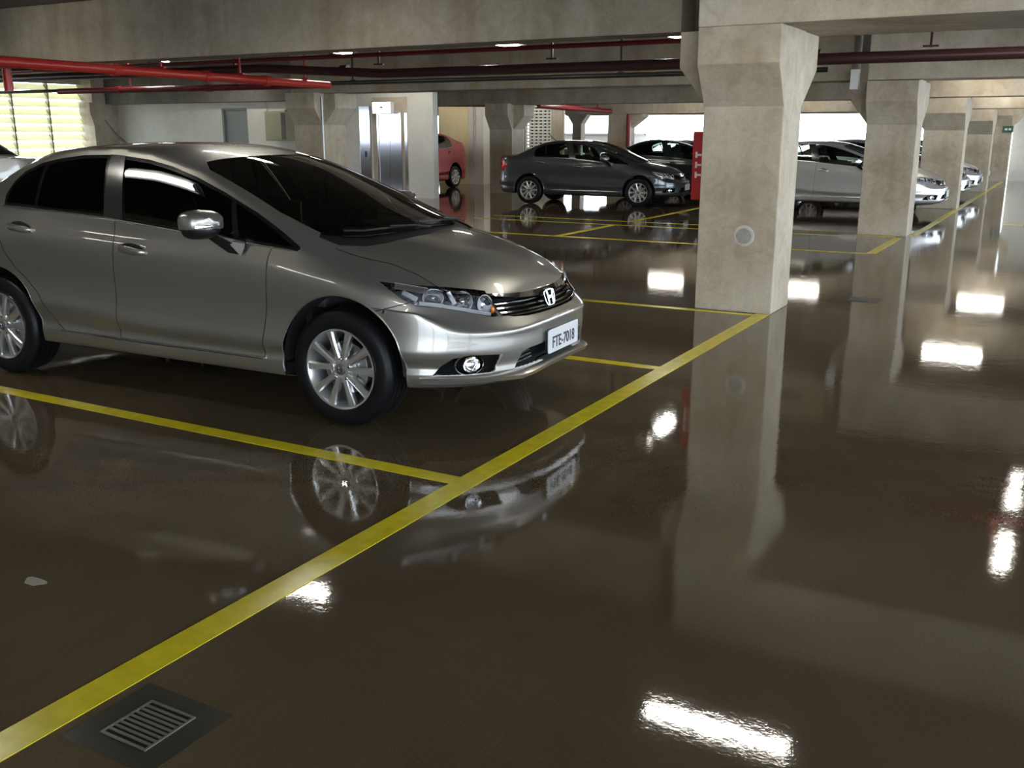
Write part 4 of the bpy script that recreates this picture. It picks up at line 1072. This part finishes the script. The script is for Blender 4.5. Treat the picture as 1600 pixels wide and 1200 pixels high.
    # underside and inner shell so that nothing shows through
    b = MB(); b.box(-3.35,.60,-.60,.60,.235,.26); b.box(-3.3,-3.05,-.6,.6,.24,.5); b.box(-2.28,-.39,-.80,.80,.245,.30); b.build('underbody', M['inner_dark'], car)
    b = MB(); b.box(-.30,-.26,-.74,.74,.25,.85); b.box(-3.0,-2.96,-.72,.72,.25,1.0); b.box(-2.96,-.3,-.49,.49,.24,.30); b.box(.60,.64,-.42,.42,.25,.66); b.build('bulkhead', M['inner_dark'], car)
    # cabin
    cab = MB(); cab.hull([(x_,y_,z_) for y_ in (-.70,.70) for x_,z_ in ((-.12,.90),(-.30,.965),(-.52,.955),(-.62,.85),(-.55,.60),(-.2,.60))]); dsh = cab.build('dashboard', M['dash'], car, .02)
    b = MB(); b.hull([(x_,y_,z_) for y_ in (.20,.54) for x_,z_ in ((-.42,.95),(-.60,.985),(-.64,.93),(-.5,.90))]); b.build('instrument_hood', M['dash'], dsh, .015)
    b = MB(); b.smooth = True
    cW = Vector((-.74,.37,.92)); nW = Vector((-.9,0,.42)).normalized(); aW = Vector((0,1,0)); bW = nW.cross(aW)
    b.tube([cW+(aW*cos(q)+bW*sin(q))*.185 for q in [2*pi*k/32 for k in range(33)]], .015, 8, False)
    for q in (0, pi, -pi/2): b.tube([cW+(aW*cos(q)+bW*sin(q))*.05-nW*.01, cW+(aW*cos(q)+bW*sin(q))*.18], .014, 6)
    b.lathe([(.0001,.0),(.05,.0),(.055,-.02)], 20, 'X', tuple(cW)); b.build('steering_wheel', M['black_plastic'], dsh)
    for y_ in (-.37,.37):
        b = MB(); b.hull([(x_,y_+yy,z_) for yy in (-.25,.25) for x_,z_ in ((-1.0,.42),(-1.0,.58),(-1.5,.42),(-1.5,.52))]); b.hull([(x_,y_+yy*w_,z_) for x_,z_,w_ in ((-1.46,.50,1),(-1.60,.50,1),(-1.66,1.12,.85),(-1.76,1.10,.85),(-1.60,.85,1.02)) for yy in (-.25,.25)]); st = b.build('seat', M['cloth'], car, .03)
        b = MB(); b.hull([(x_,y_+yy*w_,z_) for x_,z_,w_ in ((-1.66,1.15,1),(-1.75,1.15,1),(-1.69,1.33,.8),(-1.77,1.32,.8)) for yy in (-.13,.13)]); b.build('head_rest', M['cloth'], st, .025)
    b = MB(); b.hull([(x_,yy,z_) for yy in (-.66,.66) for x_,z_ in ((-2.0,.45),(-2.0,.58),(-2.5,.45),(-2.5,.55))]); b.hull([(x_,yy,z_) for yy in (-.62,.62) for x_,z_ in ((-2.45,.52),(-2.62,.52),(-2.68,1.08),(-2.78,1.06))]); b.build('rear_bench', M['cloth'], car, .03)
    b = MB(); b.hull([(x_,y_,z_) for y_ in (-.11,.11) for x_,z_ in ((-.80,1.235),(-.815,1.235),(-.83,1.17),(-.845,1.18))]); b.build('inner_mirror', M['black_plastic'], car, .01)
    # sheet of paper on the dashboard
    b = MB(); b.hull([(x_,y_,z_) for x_,y_,z_ in ((-.17,.36,.965),(-.21,.56,.975),(-.30,.52,.99),(-.27,.32,.985),(-.17,.36,.967),(-.21,.56,.977))]); b.build('paper_sheet', M['paper'], dsh)
    # aerial
    b = MB(); b.smooth = True; b.tube([(-2.33,0,1.425),(-2.345,0,1.442)], [.024,.014], 12); b.tube([(-2.345,0,1.44),(-2.44,0,1.51),(-2.53,0,1.60)], [.010,.008,.006], 8); b.build('antenna', M['black_plastic'], car)
    bm.free()
    return car
M['gloss_grey'] = mat('dark_grey_gloss', (.07,.07,.068), .2, .5)
M['belt'] = mat('bright_belt_trim', (.5,.5,.48), .25, .9)
M['pillar'] = mat('dark_gloss_pillar', (.035,.035,.033), .18, .3)
M['lamp_bright'] = mat('lamp_inner_chrome', (.34,.34,.36), .25, .7)
M['bowl'] = mat('bright_reflector', (.97,.97,.99), .12, .4)
L(M['lamp_bright'], bump(M['lamp_bright'], noise(M['lamp_bright'], 40, 2, coords(M['lamp_bright'])), .8, .015), bsdf(M['lamp_bright']).inputs['Normal'])
M['emblem'] = mat('emblem_chrome', (.55,.55,.57), .12, 1)
M['lamp_black'] = mat('lamp_inner_grey', (.22,.22,.23), .25, .8)
M['lens_solid'] = mat('lens_glass', (.9,.92,.95), .05, .9)
M['smoke_chrome'] = mat('smoked_chrome', (.33,.32,.33), .10, 1)
sedan = make_car()

# ================================================================ THE OTHER PARKED CARS (copies of the sedan, own paint)
def place(label, x, y, rz, paintm, glassm='glass_pale', sc=.93, group=None, plate=False):
    c = copy_tree(sedan, None, {M['paint_grey'].name: M[paintm], M['glass_side'].name: M[glassm], M['glass_front'].name: M[glassm]})
    c['label'] = label; c.location = (x, y, 0); c.rotation_euler = (0,0,rz); c.scale = (sc,sc,sc)
    if group: c['group'] = group
    for ch in list(c.children):
        if ch.name.startswith('number_plate'):
            for g in list(ch.children):
                if g.name.startswith('plate_number'): bpy.data.objects.remove(g)
        if ch.name.startswith('paper'): bpy.data.objects.remove(ch)
    return c
place('dark grey sedan parked sideways in the middle distance, red tail lamp at left', -7.98, 20.14, .085, 'paint_dark')
place('black sedan directly behind the dark grey one, its windscreen showing', -6.9, 22.95, .03, 'paint_black')
place('second black sedan, farthest of the dark group by the opening', -6.75, 25.75, .03, 'paint_black')
place('pale silver sedan between the nearest and second columns', -2.93, 20.5, 0.0, 'paint_silver')
place('pale silver sedan showing its windscreen right of the second column', -2.9, 24.4, 0.0, 'paint_silver', 'glass_side')
place('silver sedan nose seen right of the third column', -2.86, 27.1, 0.0, 'paint_silver', 'glass_side')
place('silver sedan nose seen right of the fourth column', -3.0, 31.2, 0.0, 'paint_silver', 'glass_side')
place('warm grey sedan in the bay at the left edge, only its boot showing', -18.75, 10.15, pi, 'paint_grey', 'glass_side', 1.0)
# ---- red upright compact: the same builder, reshaped to a taller body
def warp(p, inv):
    x, y, z = p
    z2 = z+max(0, z-.45)*.17
    if x < -2.1: z2 += min(1, (-2.1-x)/.5)*max(0, z-.8)*.0
    if z > .95 and x < -2.0:
        base = float(itp(x, ZC)); tgt = float(itp(x, [(-1.9,1.458),(-2.3,1.45),(-2.7,1.41),(-3.0,1.34),(-3.25,1.22),(-3.45,1.10),(-3.6,1.0)]))
        if tgt > base: z2 += (tgt-base)*1.17*min(1.0, (z-.95)/max(.05, base-.97))
    x2 = x if x < 0 else x*.86
    return (x2, y, z2)
red = copy_tree(sedan, None, {M['paint_grey'].name: M['paint_red'], M['glass_side'].name: M['glass_pale'], M['glass_front'].name: M['glass_pale']})
for ch in list(red.children):
    if ch.name.startswith('wheel') and not ch.name.startswith('wheel_well'): continue
    for o in [ch]+list(ch.children):
        if o.name.startswith(('plate_number','antenna','paper')): bpy.data.objects.remove(o); continue
        me = o.data.copy(); o.data = me
        co = np.empty(len(me.vertices)*3); me.vertices.foreach_get('co', co); co = co.reshape(-1,3)
        co = np.array([warp(p, None) for p in co]); me.vertices.foreach_set('co', co.ravel()); me.update()
        if len(o.material_slots) and o.material_slots[0].link == 'OBJECT': pass
red.name = 'hatchback'; red['label'] = 'glossy deep red car half hidden behind the white lift wall'
red.location = (-16.05, 21.3, 0); red.rotation_euler = (0,0,-pi/2); red.scale = (.93,.93,.93)
